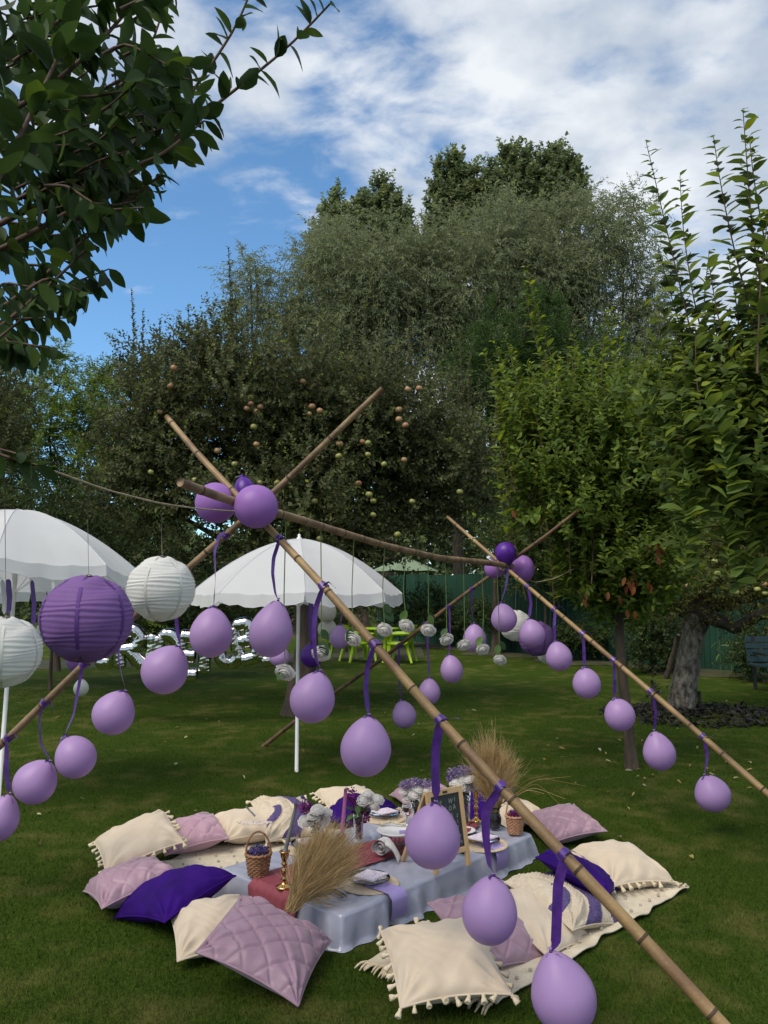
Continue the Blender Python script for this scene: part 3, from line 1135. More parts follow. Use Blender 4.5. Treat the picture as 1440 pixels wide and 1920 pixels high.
def right_plum():
    Y = 4.7
    base = A(3.35, 5.0, 0)
    lob = lobes_px([(1345, 850, 75, 120, Y, .6), (1425, 830, 70, 170, Y + .2, .6), (1420, 900, 90, 110, Y - .1, .6), (1325, 930, 75, 75, Y, .5), (1275, 830, 45, 90, Y + .2, .4),
                    (1510, 800, 90, 230, Y, .6), (1530, 950, 110, 120, Y, .6)])
    rs = []
    for _ in range(40):
        x = random.uniform(1235, 1470); y = random.uniform(560, 760)
        yy = Y + random.uniform(-.5, .4)
        rs.append([(x + random.uniform(10, 60), y + random.uniform(170, 230), yy), (x + random.uniform(0, 20), y + 90, yy), (x, y, yy)])
    sh = [[(1330, 760, 4.6), (1290, 600, 4.5), (1250, 430, 4.4), (1212, 268, 4.3)], [(1330, 800, 4.7), (1260, 560, 4.6), (1235, 470, 4.5)], [(1350, 760, 4.7), (1300, 560, 4.6), (1280, 430, 4.6), (1275, 330, 4.6)],
          [(1420, 640, 4.3), (1370, 440, 4.2), (1350, 340, 4.15), (1338, 258, 4.1)], [(1440, 620, 4.2), (1410, 430, 4.1), (1400, 300, 4.0), (1393, 206, 4.0)],
          [(1460, 600, 4.2), (1430, 430, 4.1), (1412, 330, 4.1), (1405, 255, 4.1)], [(1330, 680, 4.8), (1320, 560, 4.8), (1330, 470, 4.8)], [(1380, 700, 4.4), (1345, 590, 4.4), (1330, 500, 4.4)],
          [(1350, 800, 4.7), (1275, 640, 4.6), (1225, 560, 4.6)], [(1400, 700, 4.5), (1450, 520, 4.4), (1450, 380, 4.4)], [(1300, 820, 4.9), (1240, 700, 4.9), (1235, 560, 4.8)],
          [(1400, 760, 4.4), (1380, 560, 4.4), (1365, 480, 4.4)], [(1420, 700, 4.0), (1425, 540, 4.0), (1440, 400, 4.0)], [(1330, 850, 4.7), (1290, 740, 4.6), (1262, 640, 4.6)]]
    for _ in range(46):
        x = random.uniform(1235, 1470); y = random.uniform(680, 960)
        yy = Y + random.uniform(-.7, .3)
        rs.append([(x + random.uniform(5, 60), y + random.uniform(120, 190), yy), (x + random.uniform(0, 20), y + 70, yy), (x, y, yy)])
    sh = sh + rs
    ex = px_shoots(sh, .122, taper=.45, ang=1.05, lw=.56, flat=.6)
    root = tree('plum_tree', 'plum tree at the right edge with tall upright leafy shoots against the cloud', lob, base, A(3.0, 4.9, 2.3), 1250, 18, 'leaf_right',
                tr=.10, L=(.25, .55), ll=.088, lw=.48, out=.45, up=1.2, rnd=.35, extra=ex, kind='fine', nsing=300, front=.4, grav=.12, r0=.25, lr=.03, young=.2)
    stems(root, sh[:34], .006, .002, M['twig'])


right_plum()


# ---- right: old apple tree with grey trunk
def old_apple():
    base = G(1282, 1337)
    Y = base[1]
    root = thing('apple_tree', 'old apple tree with thick cracked grey trunk in a dark mulch ring', 'tree', base)
    q = resample([P(1277, 1350, Y), P(1281, 1300, Y), P(1290, 1230, Y), P(1302, 1180, Y), P(1310, 1150, Y)], 26)
    hh = np.linspace(0, 1, 26)
    an = np.linspace(0, 2 * np.pi, 28, endpoint=False)
    g = []
    for p, h in zip(q, hh):
        r = .172 * (1 - .25 * h) * (1 + .22 * np.exp(-h * 9)) * (1 + .08 * np.sin(an * 3 + h * 4) + .05 * np.sin(an * 7 + h * 9) + .03 * np.sin(an * 13 - h * 17))
        r = r + .06 * np.exp(-((h - 1) / .15) ** 2)
        g.append(p + np.stack([np.cos(an) * r, np.sin(an) * r, 0 * an], -1))
    MB().grid(np.array(g), close_v=True).build('trunk', M['bark_grey'], root)
    c = q[-1]
    lim = [([c, P(1265, 1140, Y), P(1215, 1115, Y - .2), P(1190, 1075, Y - .4)], .10), ([c, P(1330, 1160, Y - .3), P(1385, 1175, Y - .5), P(1440, 1140, Y - .6), P(1520, 1120, Y - .6)], .11),
           ([c, P(1315, 1110, Y), P(1335, 1060, Y), P(1330, 1000, Y)], .13), ([c, P(1350, 1130, Y), P(1420, 1118, Y), P(1500, 1090, Y)], .10), ([c, P(1280, 1110, Y), P(1255, 1060, Y + .3)], .09)]
    for pts, r in lim:
        z = resample(pts, 14)
        z[2:] += rng.normal(0, .02, (12, 3))
        MB().tube(z, np.linspace(r, r * .35, 14), 9).build('limb', M['bark_dark'], root)
    MB().tube(resample([P(1252, 1150, Y - .35), P(1265, 1165, Y - .3), P(1279, 1185, Y - .25)], 6), .012, 5).build('dead_twig', M['bark_grey'], root)
    lob = lobes_px([(1290, 1070, 110, 60, Y, 1.1), (1390, 1075, 90, 75, Y, 1.2), (1200, 1095, 60, 55, Y, .8), (1480, 1070, 100, 90, Y, 1.2), (1330, 1000, 130, 70, Y, 1.2), (1440, 990, 110, 80, Y, 1.2), (1430, 1145, 50, 22, Y - .5, .5)])
    o, u = lobe_points(lob, 1700, .3, front=.4, sub=8)
    d = nrm(u * .6 + A(0, 0, .2) + rng.normal(0, .5, (1700, 3)))
    l = strands(o, d, rng.uniform(.25, .6, 1700), 20, .15, .06, .55)
    mb = MB(); leaf_mesh(mb, l)
    mb.build('foliage', M['leaf_old'], root, smooth=False, kind='stuff')
    for (x, y) in ((1293, 1049), (1340, 1052), (1322, 1065), (1300, 1082), (1290, 1098), (1270, 1095), (1390, 1090), (1420, 1105), (1434, 1112), (1433, 1095), (1345, 1075), (1255, 1085), (1218, 1130), (1240, 1075), (1380, 1110)):
        s = random.uniform(.07, .085)
        inst('apple', AP_R if random.random() < .4 else AP_G, root, (np.eye(3) * s, P(x, y, Y - 1.15)))
    # mulch ring
    mb = MB()
    n = 1500
    a = rng.uniform(0, 6.28, n); rr = rng.uniform(0, 1, n) ** .5
    cx = base + A(.12, -.25, 0)
    x, y = cx[0] + np.cos(a) * rr * 1.25, cx[1] + np.sin(a) * rr * .95
    z = .07 * (1 - rr ** 2) + rng.uniform(0, .03, n)
    l = dict(P=np.stack([x, y, z], -1), D=nrm(rng.normal(0, 1, (n, 3)) * A(1, 1, .4)), N=nrm(rng.normal(0, .5, (n, 3)) + A(0, 0, 1)), L=rng.uniform(.05, .12, n), W=rng.uniform(.03, .06, n))
    leaf_mesh(mb, l)
    tag(mb.build('mulch', M['mulch'], smooth=False), 'ring of dark mulch around the old apple trunk', None, kind='stuff')


old_apple()

# ---- tall trees at the back
YW = 28.
far = 'willows and poplars behind the orchard'


def willow(label, lst, n, trunk):
    lob = lobes_px(lst)
    bx = P(trunk, 1150, YW); bx[2] = 0
    tree('willow_tree', label, lob, bx, A(bx[0], YW, 6), n, 16, 'leaf_willow', far, tr=.28, L=(.6, 1.4), ll=.19, lw=.24, ang=.6, out=.7, up=.15, rnd=.5, grav=.33, front=.6, r0=.3, hang=.45, jit=.3, lr=.09, sub=16)


willow('left half of the tall grey-green willows behind the big apple tree',
       [(690, 500, 85, 90, YW, 2), (640, 560, 80, 110, YW, 2), (740, 610, 110, 120, YW, 2.2), (680, 660, 120, 110, YW, 2.2), (800, 560, 70, 110, YW, 1.8), (620, 450, 40, 50, YW, 1)], 4800, 680)
willow('right half of the tall grey-green willows, broadest crown in front of the poplars',
       [(960, 450, 60, 70, YW, 2), (1010, 520, 110, 110, YW, 2.2), (1090, 470, 65, 95, YW, 2), (900, 560, 100, 110, YW, 2.2), (1090, 590, 110, 110, YW, 2.2), (980, 640, 150, 110, YW, 2.2), (860, 660, 90, 90, YW, 2), (1060, 410, 40, 50, YW, .8), (930, 430, 60, 55, YW, 1.5), (820, 480, 60, 80, YW, 1.6)], 7200, 990)
willow('slender willow crown right of the poplars, beside the tall plum shoots',
       [(1180, 420, 45, 60, YW, 1.2), (1140, 450, 40, 70, YW, 1.2), (1190, 540, 52, 100, YW, 1.4), (1180, 660, 70, 100, YW, 1.6), (1215, 640, 35, 90, YW, 1), (1150, 740, 80, 90, YW, 1.6)], 2200, 1180)
willow('thin open willow leaning left of the tall crowns against blue sky',
       [(575, 470, 32, 60, YW, 1), (560, 560, 50, 80, YW, 1.2), (480, 570, 50, 80, YW, 1.2), (470, 510, 25, 35, YW, .7), (530, 640, 80, 70, YW, 1.4)], 1150, 560)
YP = 34.
for (lab, x, y, rx, h, n) in (('leftmost dark green poplar top left of the others', 636, 368, 38, 90, 750), ('second dark poplar top from the left, flat crown', 720, 348, 46, 90, 975),
                              ('third dark poplar, tall rounded crown above the willows', 868, 300, 54, 150, 1425), ('tallest middle poplar with notched dark top', 966, 282, 50, 110, 1275),
                              ('rightmost poplar with an open dark top', 1042, 284, 40, 70, 750)):
    lb = []
    for dx, dy in ((0, 0), (-.75, random.uniform(18, 50)), (.8, random.uniform(15, 55)), (-.3, random.uniform(5, 25)), (.4, random.uniform(8, 30))):
        for k in range(6):
            f = k / 5
            lb.append((x + dx * rx * (1 + .3 * f) + random.uniform(-3, 3), y + dy + 10 + f * h * 1.15, rx * (.13 + .30 * f ** .7) * random.uniform(.85, 1.15), 16 + 14 * f, YP, .35 + .6 * f))
    b = P(x, 1150, YP); b[2] = 0
    tree('poplar_tree', lab, lobes_px(lb), b, A(b[0], YP, 9), n, 15, 'leaf_poplar', far, tr=.3, L=(.4, .9), ll=.24, lw=.8, out=.4, up=1.1, rnd=.4, grav=.02, front=.6, r0=.4, lr=.1, sub=0)


def bush(name, label, lst, n, K, m, trunkpx, Yb, cat='tree', **k):
    lob = lobes_px(lst)
    b = P(trunkpx, 1150, Yb); b[2] = float(gz(b[0], b[1]))
    t = lob[0][0].copy()
    return tree(name, label, lob, b, A(b[0], Yb, max(.4, t[2] * .6)), n, K, m, cat=cat, **k)


bush('robinia_tree', 'dark feathery robinia below the willows, right of the big apple tree', [(940, 640, 90, 80, 20, 1.5), (900, 720, 80, 90, 20, 1.5), (980, 740, 80, 100, 20, 1.5), (930, 840, 90, 100, 20, 1.5), (1000, 580, 50, 50, 20, 1), (935, 940, 80, 80, 20, 1.4), (1040, 680, 70, 90, 20, 1.4), (1140, 690, 70, 80, 20, 1.4), (1080, 800, 110, 120, 20, 1.4)],
     5200, 22, 'leaf_robinia', 930, 20, pin=True, L=(.3, .55), ll=.085, lw=.42, ang=1.1, grav=.35, out=.8, up=.25, tr=.12, front=.6)
bush('locust_tree', 'airy bright green locust at left with sky showing through', [(60, 770, 110, 100, 16, 1.4), (180, 760, 70, 70, 16, 1.2), (150, 850, 110, 80, 16, 1.4), (50, 880, 110, 90, 16, 1.4), (215, 900, 60, 90, 16, 1.2), (120, 690, 22, 45, 16, .4), (225, 710, 60, 25, 16, .8), (-60, 800, 100, 160, 16, 1.5)],
     3200, 24, 'leaf_locust', 110, 16, pin=True, L=(.3, .5), ll=.085, lw=.45, ang=1.15, grav=.3, out=.85, up=.3, tr=.07, r0=.5)
bush('apple_tree', 'brownish apple tree at the far left edge below the near plum leaves', [(20, 720, 60, 45, 10, .7), (-20, 770, 80, 90, 10, .9), (10, 830, 50, 70, 10, .6), (-70, 860, 80, 120, 10, .9)],
     700, 22, 'leaf_apple', -60, 10, L=(.3, .6), ll=.06, lw=.5, out=.7, up=.4, tr=.12, young=.2)
bush('hazel_bush', 'dense dark green bush behind the left white umbrellas', [(60, 970, 120, 80, 13, 1.2), (180, 985, 90, 80, 13, 1.2), (20, 1060, 130, 80, 13, 1.2), (190, 1080, 110, 80, 13, 1.2), (-80, 1000, 110, 130, 13, 1.3)],
     1900, 22, 'leaf_shrub', 100, 13, cat='bush', L=(.3, .6), ll=.07, lw=.5, tr=.03, front=.6, r0=.2)
bush('hedge_bush', 'light green leafy hedge bush beyond the far bamboo frame', [(1010, 940, 90, 70, 18.5, 1.2), (1080, 960, 80, 80, 18.5, 1.2), (970, 1020, 100, 70, 18.5, 1.2), (1070, 1050, 90, 60, 18.5, 1.2)],
     2600, 20, 'leaf_shrub_light', 1020, 18.5, cat='bush', L=(.3, .6), ll=.075, lw=.5, tr=.04, front=.7, r0=.2)
bush('walnut_tree', 'broad green tree behind the right plum shoots and old apple', [(1330, 900, 130, 110, 17, 1.6), (1430, 880, 90, 160, 17, 1.6), (1270, 860, 80, 120, 17, 1.4), (1300, 1010, 140, 80, 17, 1.6), (1450, 1030, 100, 90, 17, 1.6), (1560, 900, 130, 220, 17, 1.8), (1210, 960, 70, 100, 17, 1.3)],
     3800, 20, 'leaf_shrub_light', 1380, 17, L=(.4, .8), ll=.09, lw=.5, tr=.16, front=.7, r0=.2)
for (lab, lst, x, Yb, n, m) in (
        ('low dark shrub behind the silver letter balloons', [(330, 1120, 110, 70, 15, 1), (240, 1150, 80, 60, 15, .8), (420, 1150, 90, 55, 15, .8)], 320, 15, 1300, 'leaf_shrub'),
        ('dark shrub under the big apple tree, left of its trunk', [(480, 1090, 100, 90, 17, 1), (560, 1130, 90, 70, 17, 1)], 500, 17, 1300, 'leaf_shrub'),
        ('rambling shrub behind the lime chairs, left part', [(640, 1130, 60, 50, 21, 1), (690, 1110, 60, 60, 21, 1), (600, 1150, 60, 50, 21, 1)], 650, 21, 1100, 'leaf_shrub_light'),
        ('weedy shrub at the fence behind the lime chairs', [(760, 1160, 50, 35, 22, .8), (810, 1140, 40, 40, 22, .8), (850, 1165, 50, 30, 22, .8)], 800, 22, 900, 'leaf_shrub'),
        ('low shrub at the fence behind the second hanging roses', [(910, 1160, 50, 30, 20.5, .7), (960, 1175, 50, 25, 20.5, .7)], 930, 20.5, 600, 'leaf_shrub'),
        ('leafy weeds at the fence behind the far lanterns', [(1050, 1200, 55, 16, 18, .5), (1110, 1200, 35, 16, 18, .5)], 1070, 18, 600, 'leaf_shrub'),
        ('dark bush at the fence left of the old apple trunk', [(1215, 1190, 50, 60, 15.5, .6), (1245, 1225, 35, 35, 15.5, .5)], 1220, 15.5, 700, 'leaf_shrub'),
        ('tall grassy weeds beside the dark bench', [(1400, 1215, 28, 50, 14.2, .4)], 1400, 14.2, 350, 'leaf_shrub')):
    bush('shrub', lab, lst, n, 14, m, x, Yb, cat='shrub', group='shrubs along the garden edge', L=(.2, .45), ll=.075, lw=.45, tr=.03, front=.6, r0=.1, limb=False)


def backwood():
    n = 32000
    x = rng.uniform(-70, 70, n)
    h = 6.0 + 4.0 * np.clip((x - 2) / 6, 0, 1) + 1.4 * np.sin(x * .21) + 1.0 * np.sin(x * .5 + 2) + .7 * np.sin(x * 1.3)
    o = np.stack([x, 46 + rng.uniform(-2, 2, n) + 0 * x, rng.uniform(0, 1, n) ** .7 * h], -1)
    d = nrm(rng.normal(0, .6, (n, 3)) + A(0, -.3, .4))
    l = strands(o, d, rng.uniform(.6, 1.3, n), 6, .1, .42, .7)
    mb = MB(); leaf_mesh(mb, l)
    tag(mb.build('distant_wood', M['leaf_poplar'], smooth=False), 'distant mass of dark trees beyond the garden', None, kind='stuff')


backwood()


# ---- fence, bed, bench, sticks
def fence():
    a, b = G(742, 1207), G(1500, 1278)
    d = nrm(b - a); b = a + d * (np.linalg.norm(b - a) + 2.5); a = a - d * 1.0
    ln = np.linalg.norm(b - a)
    nn = A(-d[1], d[0], 0)
    if nn[1] < 0:
        nn = -nn
    root = thing('sheet_fence', 'tall dark green corrugated sheet fence along the back of the lawn', 'fence', a)
    k = 12
    w = ln / k
    for i in range(k):
        s = np.linspace(0, w - .012, 61)
        off = .022 * np.clip(1.6 * np.sin(s / .13 * 2 * np.pi), -1, 1)
        hh = 2.05 + .03 * math.sin(i * 2.1)
        zz = A(0.02, hh)
        g = a + d * (s[:, None, None] + i * w) + nn * (off[:, None, None] + .012 * (i % 2)) + A(0, 0, 1) * zz[None, :, None]
        g[..., 2] += gz(g[..., 0], g[..., 1])
        mb = MB().grid(g)
        mb.build('sheet_panel', M['fence'], root, smooth=True)
    for i in range(k + 1):
        c = a + d * (i * w) + nn * .06
        MB().box(c + A(0, 0, 1.05), (.06, .06, 2.1)).build('post', M['fence_post'], root, smooth=False)
    MB().bar(a + nn * .045 + A(0, 0, 1.7), b + nn * .045 + A(0, 0, 1.7), .04, .03).build('rail', M['fence_post'], root, smooth=False)
    # soil bed in front
    t = np.linspace(-.1, 1.1, 60)
    rows = []
    for u in np.linspace(0, 1, 6):
        q = a + d * (t[:, None] * ln) - nn * ((1.0 + .3 * np.sin(t[:, None] * 37) + .25 * np.sin(t[:, None] * 91)) * (1 - u) - .4 * u)
        q[:, 2] = gz(q[:, 0], q[:, 1]) + .004 + .05 * math.sin(u * math.pi)
        rows.append(q)
    tag(MB().grid(np.array(rows)).build('flower_bed', M['soil']), 'strip of bare brown soil below the green fence', None, kind='structure')
    return a, b, d, nn


FA, FB, FD, FN = fence()


def left_bed():
    t = np.linspace(0, 1, 50)
    rows = []
    for u in np.linspace(0, 1, 5):
        x = -12 + t * 13.0
        y = 14.6 + .25 * np.sin(t * 31) + t * 5.0 + u * 3.0
        rows.append(np.stack([x, y, gz(x, y) + .004 + .05 * math.sin(u * 3.1)], -1))
    tag(MB().grid(np.array(rows)).build('flower_bed', M['soil']), 'bare brown soil under the shrubs at left', None, kind='structure')


left_bed()


def bench():
    c = G(1452, 1300)
    root = thing('garden_bench', 'dark blue-green slatted bench by the fence at the right edge', 'bench', c)
    d = nrm(A(1, -.12, 0)); n = A(-d[1], d[0], 0)
    W = 1.3
    for i in range(4):
        q = c + n * (-.18 + i * .11) + A(0, 0, .44)
        MB().bar(q - d * W * .25, q + d * W * .75, .09, .028).build('slat', M['bench'], root, smooth=False)
    for i in range(4):
        q = c + n * (.22 + i * .025) + A(0, 0, .52 + i * .105)
        MB().bar(q - d * W * .25, q + d * W * .75, .03, .085, up=(0, 0, 1)).build('back_slat', M['bench'], root, smooth=False)
    for s in (-.15, .65):
        q = c + d * W * s
        MB().bar(q - n * .17, q - n * .17 + A(0, 0, .43), .05, .05).build('leg', M['iron'], root, smooth=False)
        MB().bar(q + n * .26, q + n * .30 + A(0, 0, .90), .05, .045).build('leg', M['iron'], root, smooth=False)
        MB().bar(q - n * .22 + A(0, 0, .62), q + n * .24 + A(0, 0, .62), .05, .03).build('armrest', M['iron'], root, smooth=False)


bench()


def sticks():
    def stick(name, lab, a, b, r0, r1, m, cat='stake'):
        q = resample([a - A(0, 0, .05), (a + b) / 2 + rng.normal(0, .015, 3), b], 9)
        o = MB().tube(q, np.linspace(r0, r1, 9) * (1 + .15 * np.sin(np.arange(9) * 2.)), 8).build(name, m, origin=a)
        tag(o, lab, cat)
    Y = G(1300, 1337)[1]
    stick('stake', 'short charred black stake standing right of the old apple trunk', P(1318, 1338, Y), P(1311, 1296, Y), .035, .022, M['bark_dark'])
    a = G(1246, 1275)
    stick('prop_pole', 'leaning brown prop pole behind the old apple trunk', a, P(1272, 1190, a[1] - .5), .055, .04, M['bark'], 'pole')
    a = G(1140, 1210)
    stick('stake', 'thin pale stake leaning by the fence near the plum', a, P(1128, 1060, a[1]), .03, .02, M['bark'])
    # little dead plant left of the trunk
    b = P(1228, 1338, Y - .3); b[2] = 0
    root = thing('dead_plant', 'small dark withered plant left of the old apple trunk', 'plant', b)
    MB().tube(resample([b, P(1226, 1310, Y - .3), P(1222, 1275, Y - .3)], 8), np.linspace(.05, .012, 8), 8).build('stem', M['bark_dark'], root)
    o = np.repeat(P(1226, 1312, Y - .3)[None], 40, 0) + rng.normal(0, 1, (40, 3)) * A(.05, .05, .13)
    l = strands(o, nrm(rng.normal(0, .6, (40, 3)) + A(0, 0, .5)), rng.uniform(.06, .16, 40), 6, .2, .05, .5)
    mb = MB(); leaf_mesh(mb, l); mb.build('foliage', M['mulch'], root, smooth=False, kind='stuff')
    # a few tall bent weeds in front of the fence
    for i, (x, lab) in enumerate(((1350, 'tall pale weed stalk by the fence, left of a pair'), (1370, 'tall pale weed stalk by the fence, right of a pair'))):
        b = G(x + 3, 1272)
        root = thing('weed', lab, 'plant', b)
        q = resample([b, P(x, 1220, b[1]), P(x - 2, 1195, b[1])], 8)
        MB().tube(q, np.linspace(.008, .004, 8), 5).build('stem', M['green_stem'], root)
        l = shoot(q, 7, .3, .14, .8, t0=.4, hang=.5)
        mb = MB(); leaf_mesh(mb, l, 'fine', .5); mb.build('foliage', M['leaf_shrub_light'], root, kind='stuff')


sticks()


def fallen():
    n = 170
    y = 3 + rng.random(n) ** .8 * 9
    x = rng.uniform(-.5, .7, n) * y
    # more under the plum tree
    x[:50] = rng.normal(2.6, .7, 50); y[:50] = rng.normal(7.0, .8, 50)
    x[70:120] = rng.normal(5.4, 1, 50); y[70:120] = rng.normal(11, .8, 50)
    k = ~(in_quad(x, y, RO, RA, RB, .3) | in_quad(x, y, LO, LA, LB, .3) | in_quad(x, y, TORG, EL * TL, EW * TW, .3))
    x, y = x[k], y[k]; n = len(x)
    l = dict(P=np.stack([x, y, gz(x, y) + .022 + rng.uniform(0, .01, n)], -1), D=nrm(rng.normal(0, 1, (n, 3)) * A(1, 1, .15)), N=nrm(rng.normal(0, .4, (n, 3)) + A(0, 0, 1)),
             L=rng.uniform(.03, .07, n), W=rng.uniform(.012, .03, n))
    mb = MB(); leaf_mesh(mb, l, 'fine', .3)
    tag(mb.build('fallen_leaves', M['dead_leaf']), 'pale fallen leaves scattered on the lawn', None, kind='stuff')


fallen()


# ------------------------------------------------------------------ bamboo frames
def pole(label, pts, r0, r1, m, nodes=.30, knot=None):
    q = np.asarray(pts, float)
    s = np.concatenate([[0], np.cumsum(np.linalg.norm(np.diff(q, axis=0), axis=1))])
    ln = s[-1]
    ss = list(np.linspace(0, ln, 50))
    nd = np.arange(.12, ln - .05, nodes) + rng.uniform(-.03, .03, len(np.arange(.12, ln - .05, nodes)))
    for x in nd:
        ss += [x - .012, x - .006, x - .002, x + .002, x + .006, x + .012]
    ss = np.array(sorted(ss))
    big = resample(q, 200)
    sb = np.linspace(0, ln, 200)
    p = np.stack([np.interp(ss, sb, big[:, i]) for i in range(3)], -1)
    # natural bend
    ph = rng.uniform(0, 6, 2)
    p += np.stack([.006 * np.sin(ss * 3.1 + ph[0]), .004 * np.sin(ss * 4 + 1), .007 * np.sin(ss * 2.6 + ph[1])], -1) * np.minimum(1, np.minimum(ss, ln - ss) * 3)[:, None]
    r = r0 + (r1 - r0) * ss / ln
    dn = np.abs(ss[:, None] - nd[None]).min(1)
    r = r * (1 + .12 * np.exp(-(dn / .006) ** 2) + .02 * np.sin(ss * 9))
    mb = MB()
    mb.tube(p, r, 12)
    f = mb.m[4][0]
    mid = (dn[:-1] + dn[1:]) / 2
    mb.m[4][0] = np.repeat((mid < .0045).astype(int), 12)
    o = mb.build('bamboo_pole', [M[m], M['node']], origin=q[0])
    tag(o, label, 'pole', 'bamboo poles of the balloon frames')
    return p, r


C1 = P(470, 955, 3.95)
C2 = P(945, 1062, 6.8)


def line_pole(C, foot, back, label, r0, r1, m, side=0.):
    """straight pole from its foot on the ground through the crossing C and on past it"""
    d = nrm(C - foot)
    tip = C + d * back
    off = A(0, side, 0)
    return pole(label, [foot - d * .05 + off, (foot + C) / 2 + off, C + off, tip + off], r0, r1, m)


def foot_on(C, p2, Y):
    """ground point on the plane through the camera axis of the pole, at that distance"""
    (x1, y1), (x2, y2) = proj(C), p2
    best = None
    for k in np.linspace(.2, 3, 2000):
        px, py = x1 + (x2 - x1) * k, y1 + (y2 - y1) * k
        r = ray(px, py)
        if r[2] >= -1e-3:
            continue
        g = CAM + r * (-1.6 / r[2])
        if best is None or abs(g[1] - Y) < best[0]:
            best = (abs(g[1] - Y), g)
    return best[1]


fA = foot_on(C1, (1352, 1925), 2.5)
fB = foot_on(C1, (0, 1391), 4.5)
fC = foot_on(C2, (1440, 1489), 4.7)
fD = foot_on(C2, (487, 1405), 8.4)


def back_len(C, foot, px):
    d = nrm(C - foot)
    k = np.linspace(0, 1.6, 800)
    q = proj(C + d * k[:, None])
    return k[np.argmin(np.abs(q[:, 0] - px))]


POLE = {}
POLE['A'] = line_pole(C1, fA, back_len(C1, fA, 312), 'near thick bamboo pole running from the front crossing down to the lower right', .0235, .0155, 'bamboo')
POLE['B'] = line_pole(C1, fB, back_len(C1, fB, 718), 'near bamboo pole running from the front crossing down to the left edge', .0225, .0145, 'bamboo_dry', .035)
POLE['C'] = line_pole(C2, fC, back_len(C2, fC, 838), 'far bamboo pole running from the back crossing down to the right edge', .0215, .0145, 'bamboo', -.03)
POLE['D'] = line_pole(C2, fD, back_len(C2, fD, 1085), 'far dark bamboo pole running from the back crossing down left behind the near pole', .022, .0145, 'bamboo_wet', .03)
rp = [P(338, 904, 3.45), P(437, 939, 3.78), P(520, 964, 4.15), P(620, 994, 4.7), P(720, 1021, 5.25), P(830, 1047, 6.0), P(960, 1062, 6.83)]
RIDGE = pole('knotty ridge pole resting on both crossings, white roses hanging from it', rp, .021, .024, 'bamboo_dry', nodes=.23)
# small side twig stub on the ridge
mb = MB(); mb.tube([P(403, 926, 3.63), P(404, 921, 3.62), P(400, 919, 3.61)], .005, 6)


def near(pl, px):
    p = pl[0]
    q = proj(p)
    i = np.argmin(np.abs(q[:, 0] - px))
    j = i + 1 if (i + 1 < len(p) and (q[i, 0] - px) * (q[min(i + 1, len(p) - 1), 0] - px) <= 0) else i - 1
    j = max(0, min(len(p) - 1, j))
    den = q[j, 0] - q[i, 0]
    t = 0 if abs(den) < 1e-6 else (px - q[i, 0]) / den
    return p[i] + (p[j] - p[i]) * t, pl[1][i], nrm(p[j] - p[i])


def lashing(C, lab, rr=.03):
    mb = MB()
    for k in range(7):
        a = np.linspace(0, 2 * np.pi, 20)
        n = nrm(rng.normal(0, 1, 3) + A(0, .5, .0))
        u = nrm(np.cross(n, A(.3, .2, 1))); v = np.cross(n, u)
        mb.tube(C + (u * np.cos(a)[:, None] + v * np.sin(a)[:, None]) * (rr + rng.uniform(0, .006)), .003, 5, caps=False)
    o = mb.build('twine_lashing', M['twine'], origin=C)
    tag(o, lab, 'twine')


lashing(C1 + A(0, .02, 0), 'twine lashing at the near front pole crossing', .036)
lashing(C2 + A(0, 0, 0), 'twine lashing at the far back pole crossing', .034)


def rope(label, pts, r=.004):
    q = resample(pts, 60)
    s = np.arange(60)
    mb = MB().tube(q, r * (1 + .15 * np.sin(s * 2.1)), 6)
    tag(mb.build('rope', M['twine'], origin=q[0]), label, 'rope')
    return q


ROPE = rope('jute rope from the near plum tree to the front pole crossing, lanterns hanging from it',
            [A(-2.13, 2.25, 2.05), P(-80, 820, 2.45), P(0, 846, 2.62), P(100, 883, 2.87), P(200, 919, 3.15), P(300, 944, 3.45), P(380, 955, 3.72), P(466, 960, 3.95)])
rope('pale guy rope slack from the back crossing to the plum tree', [C2, P(975, 1082, 6.9), P(1005, 1092, 7.0), P(1040, 1085, 7.1), P(1098, 1056, 7.2)], .005)


# ------------------------------------------------------------------ balloons
def balloon_unit(name, m, taper):
    th = np.linspace(0, math.pi, 26)
    z = -np.cos(th)
    r = np.sin(th) * (1 - taper * np.clip(z, -.35, 1).clip(0) ** 1.5 + .02 * np.clip(-z, 0, 1))
    z = np.where(z > 0, z * (1 + .16 * taper / .3), z * .98)
    pr = np.stack([r, z], -1)
    top = z[-1]
    pr[-1] = (.05, top - .005)
    pr = np.concatenate([pr, [[.028, top + .03], [.045, top + .07], [.075, top + .10], [.07, top + .115], [0.001, top + .10]]])
    pr[0, 0] = .0005
    me = MB().lathe(pr, 36).mesh(name)
    me.materials.append(m)
    return me


BU = {}
for key in ('lilac', 'lilac_deep', 'purple', 'white_latex'):
    BU[key] = [balloon_unit('latex_body', M[key], t) for t in (.08, .22, .34)]


def ribbon_strip(mb, q, w, a0, tw):
    q = resample(q, 26)
    t = np.linspace(0, 1, 26)
    tg = nrm(np.gradient(q, axis=0))
    u = nrm(np.cross(tg, A(0, 1, .001)))
    v = np.cross(tg, u)
    an = a0 + tw * t
    wv = u * np.cos(an)[:, None] + v * np.sin(an)[:, None]
    ww = w * np.minimum(1, np.minimum((1.02 - t) / .14, .45 + t / .12))
    g = np.stack([q - wv * ww[:, None] / 2, q + np.cross(wv, tg) * ww[:, None] * .06, q + wv * ww[:, None] / 2], 1)
    mb.grid(g)
    return mb


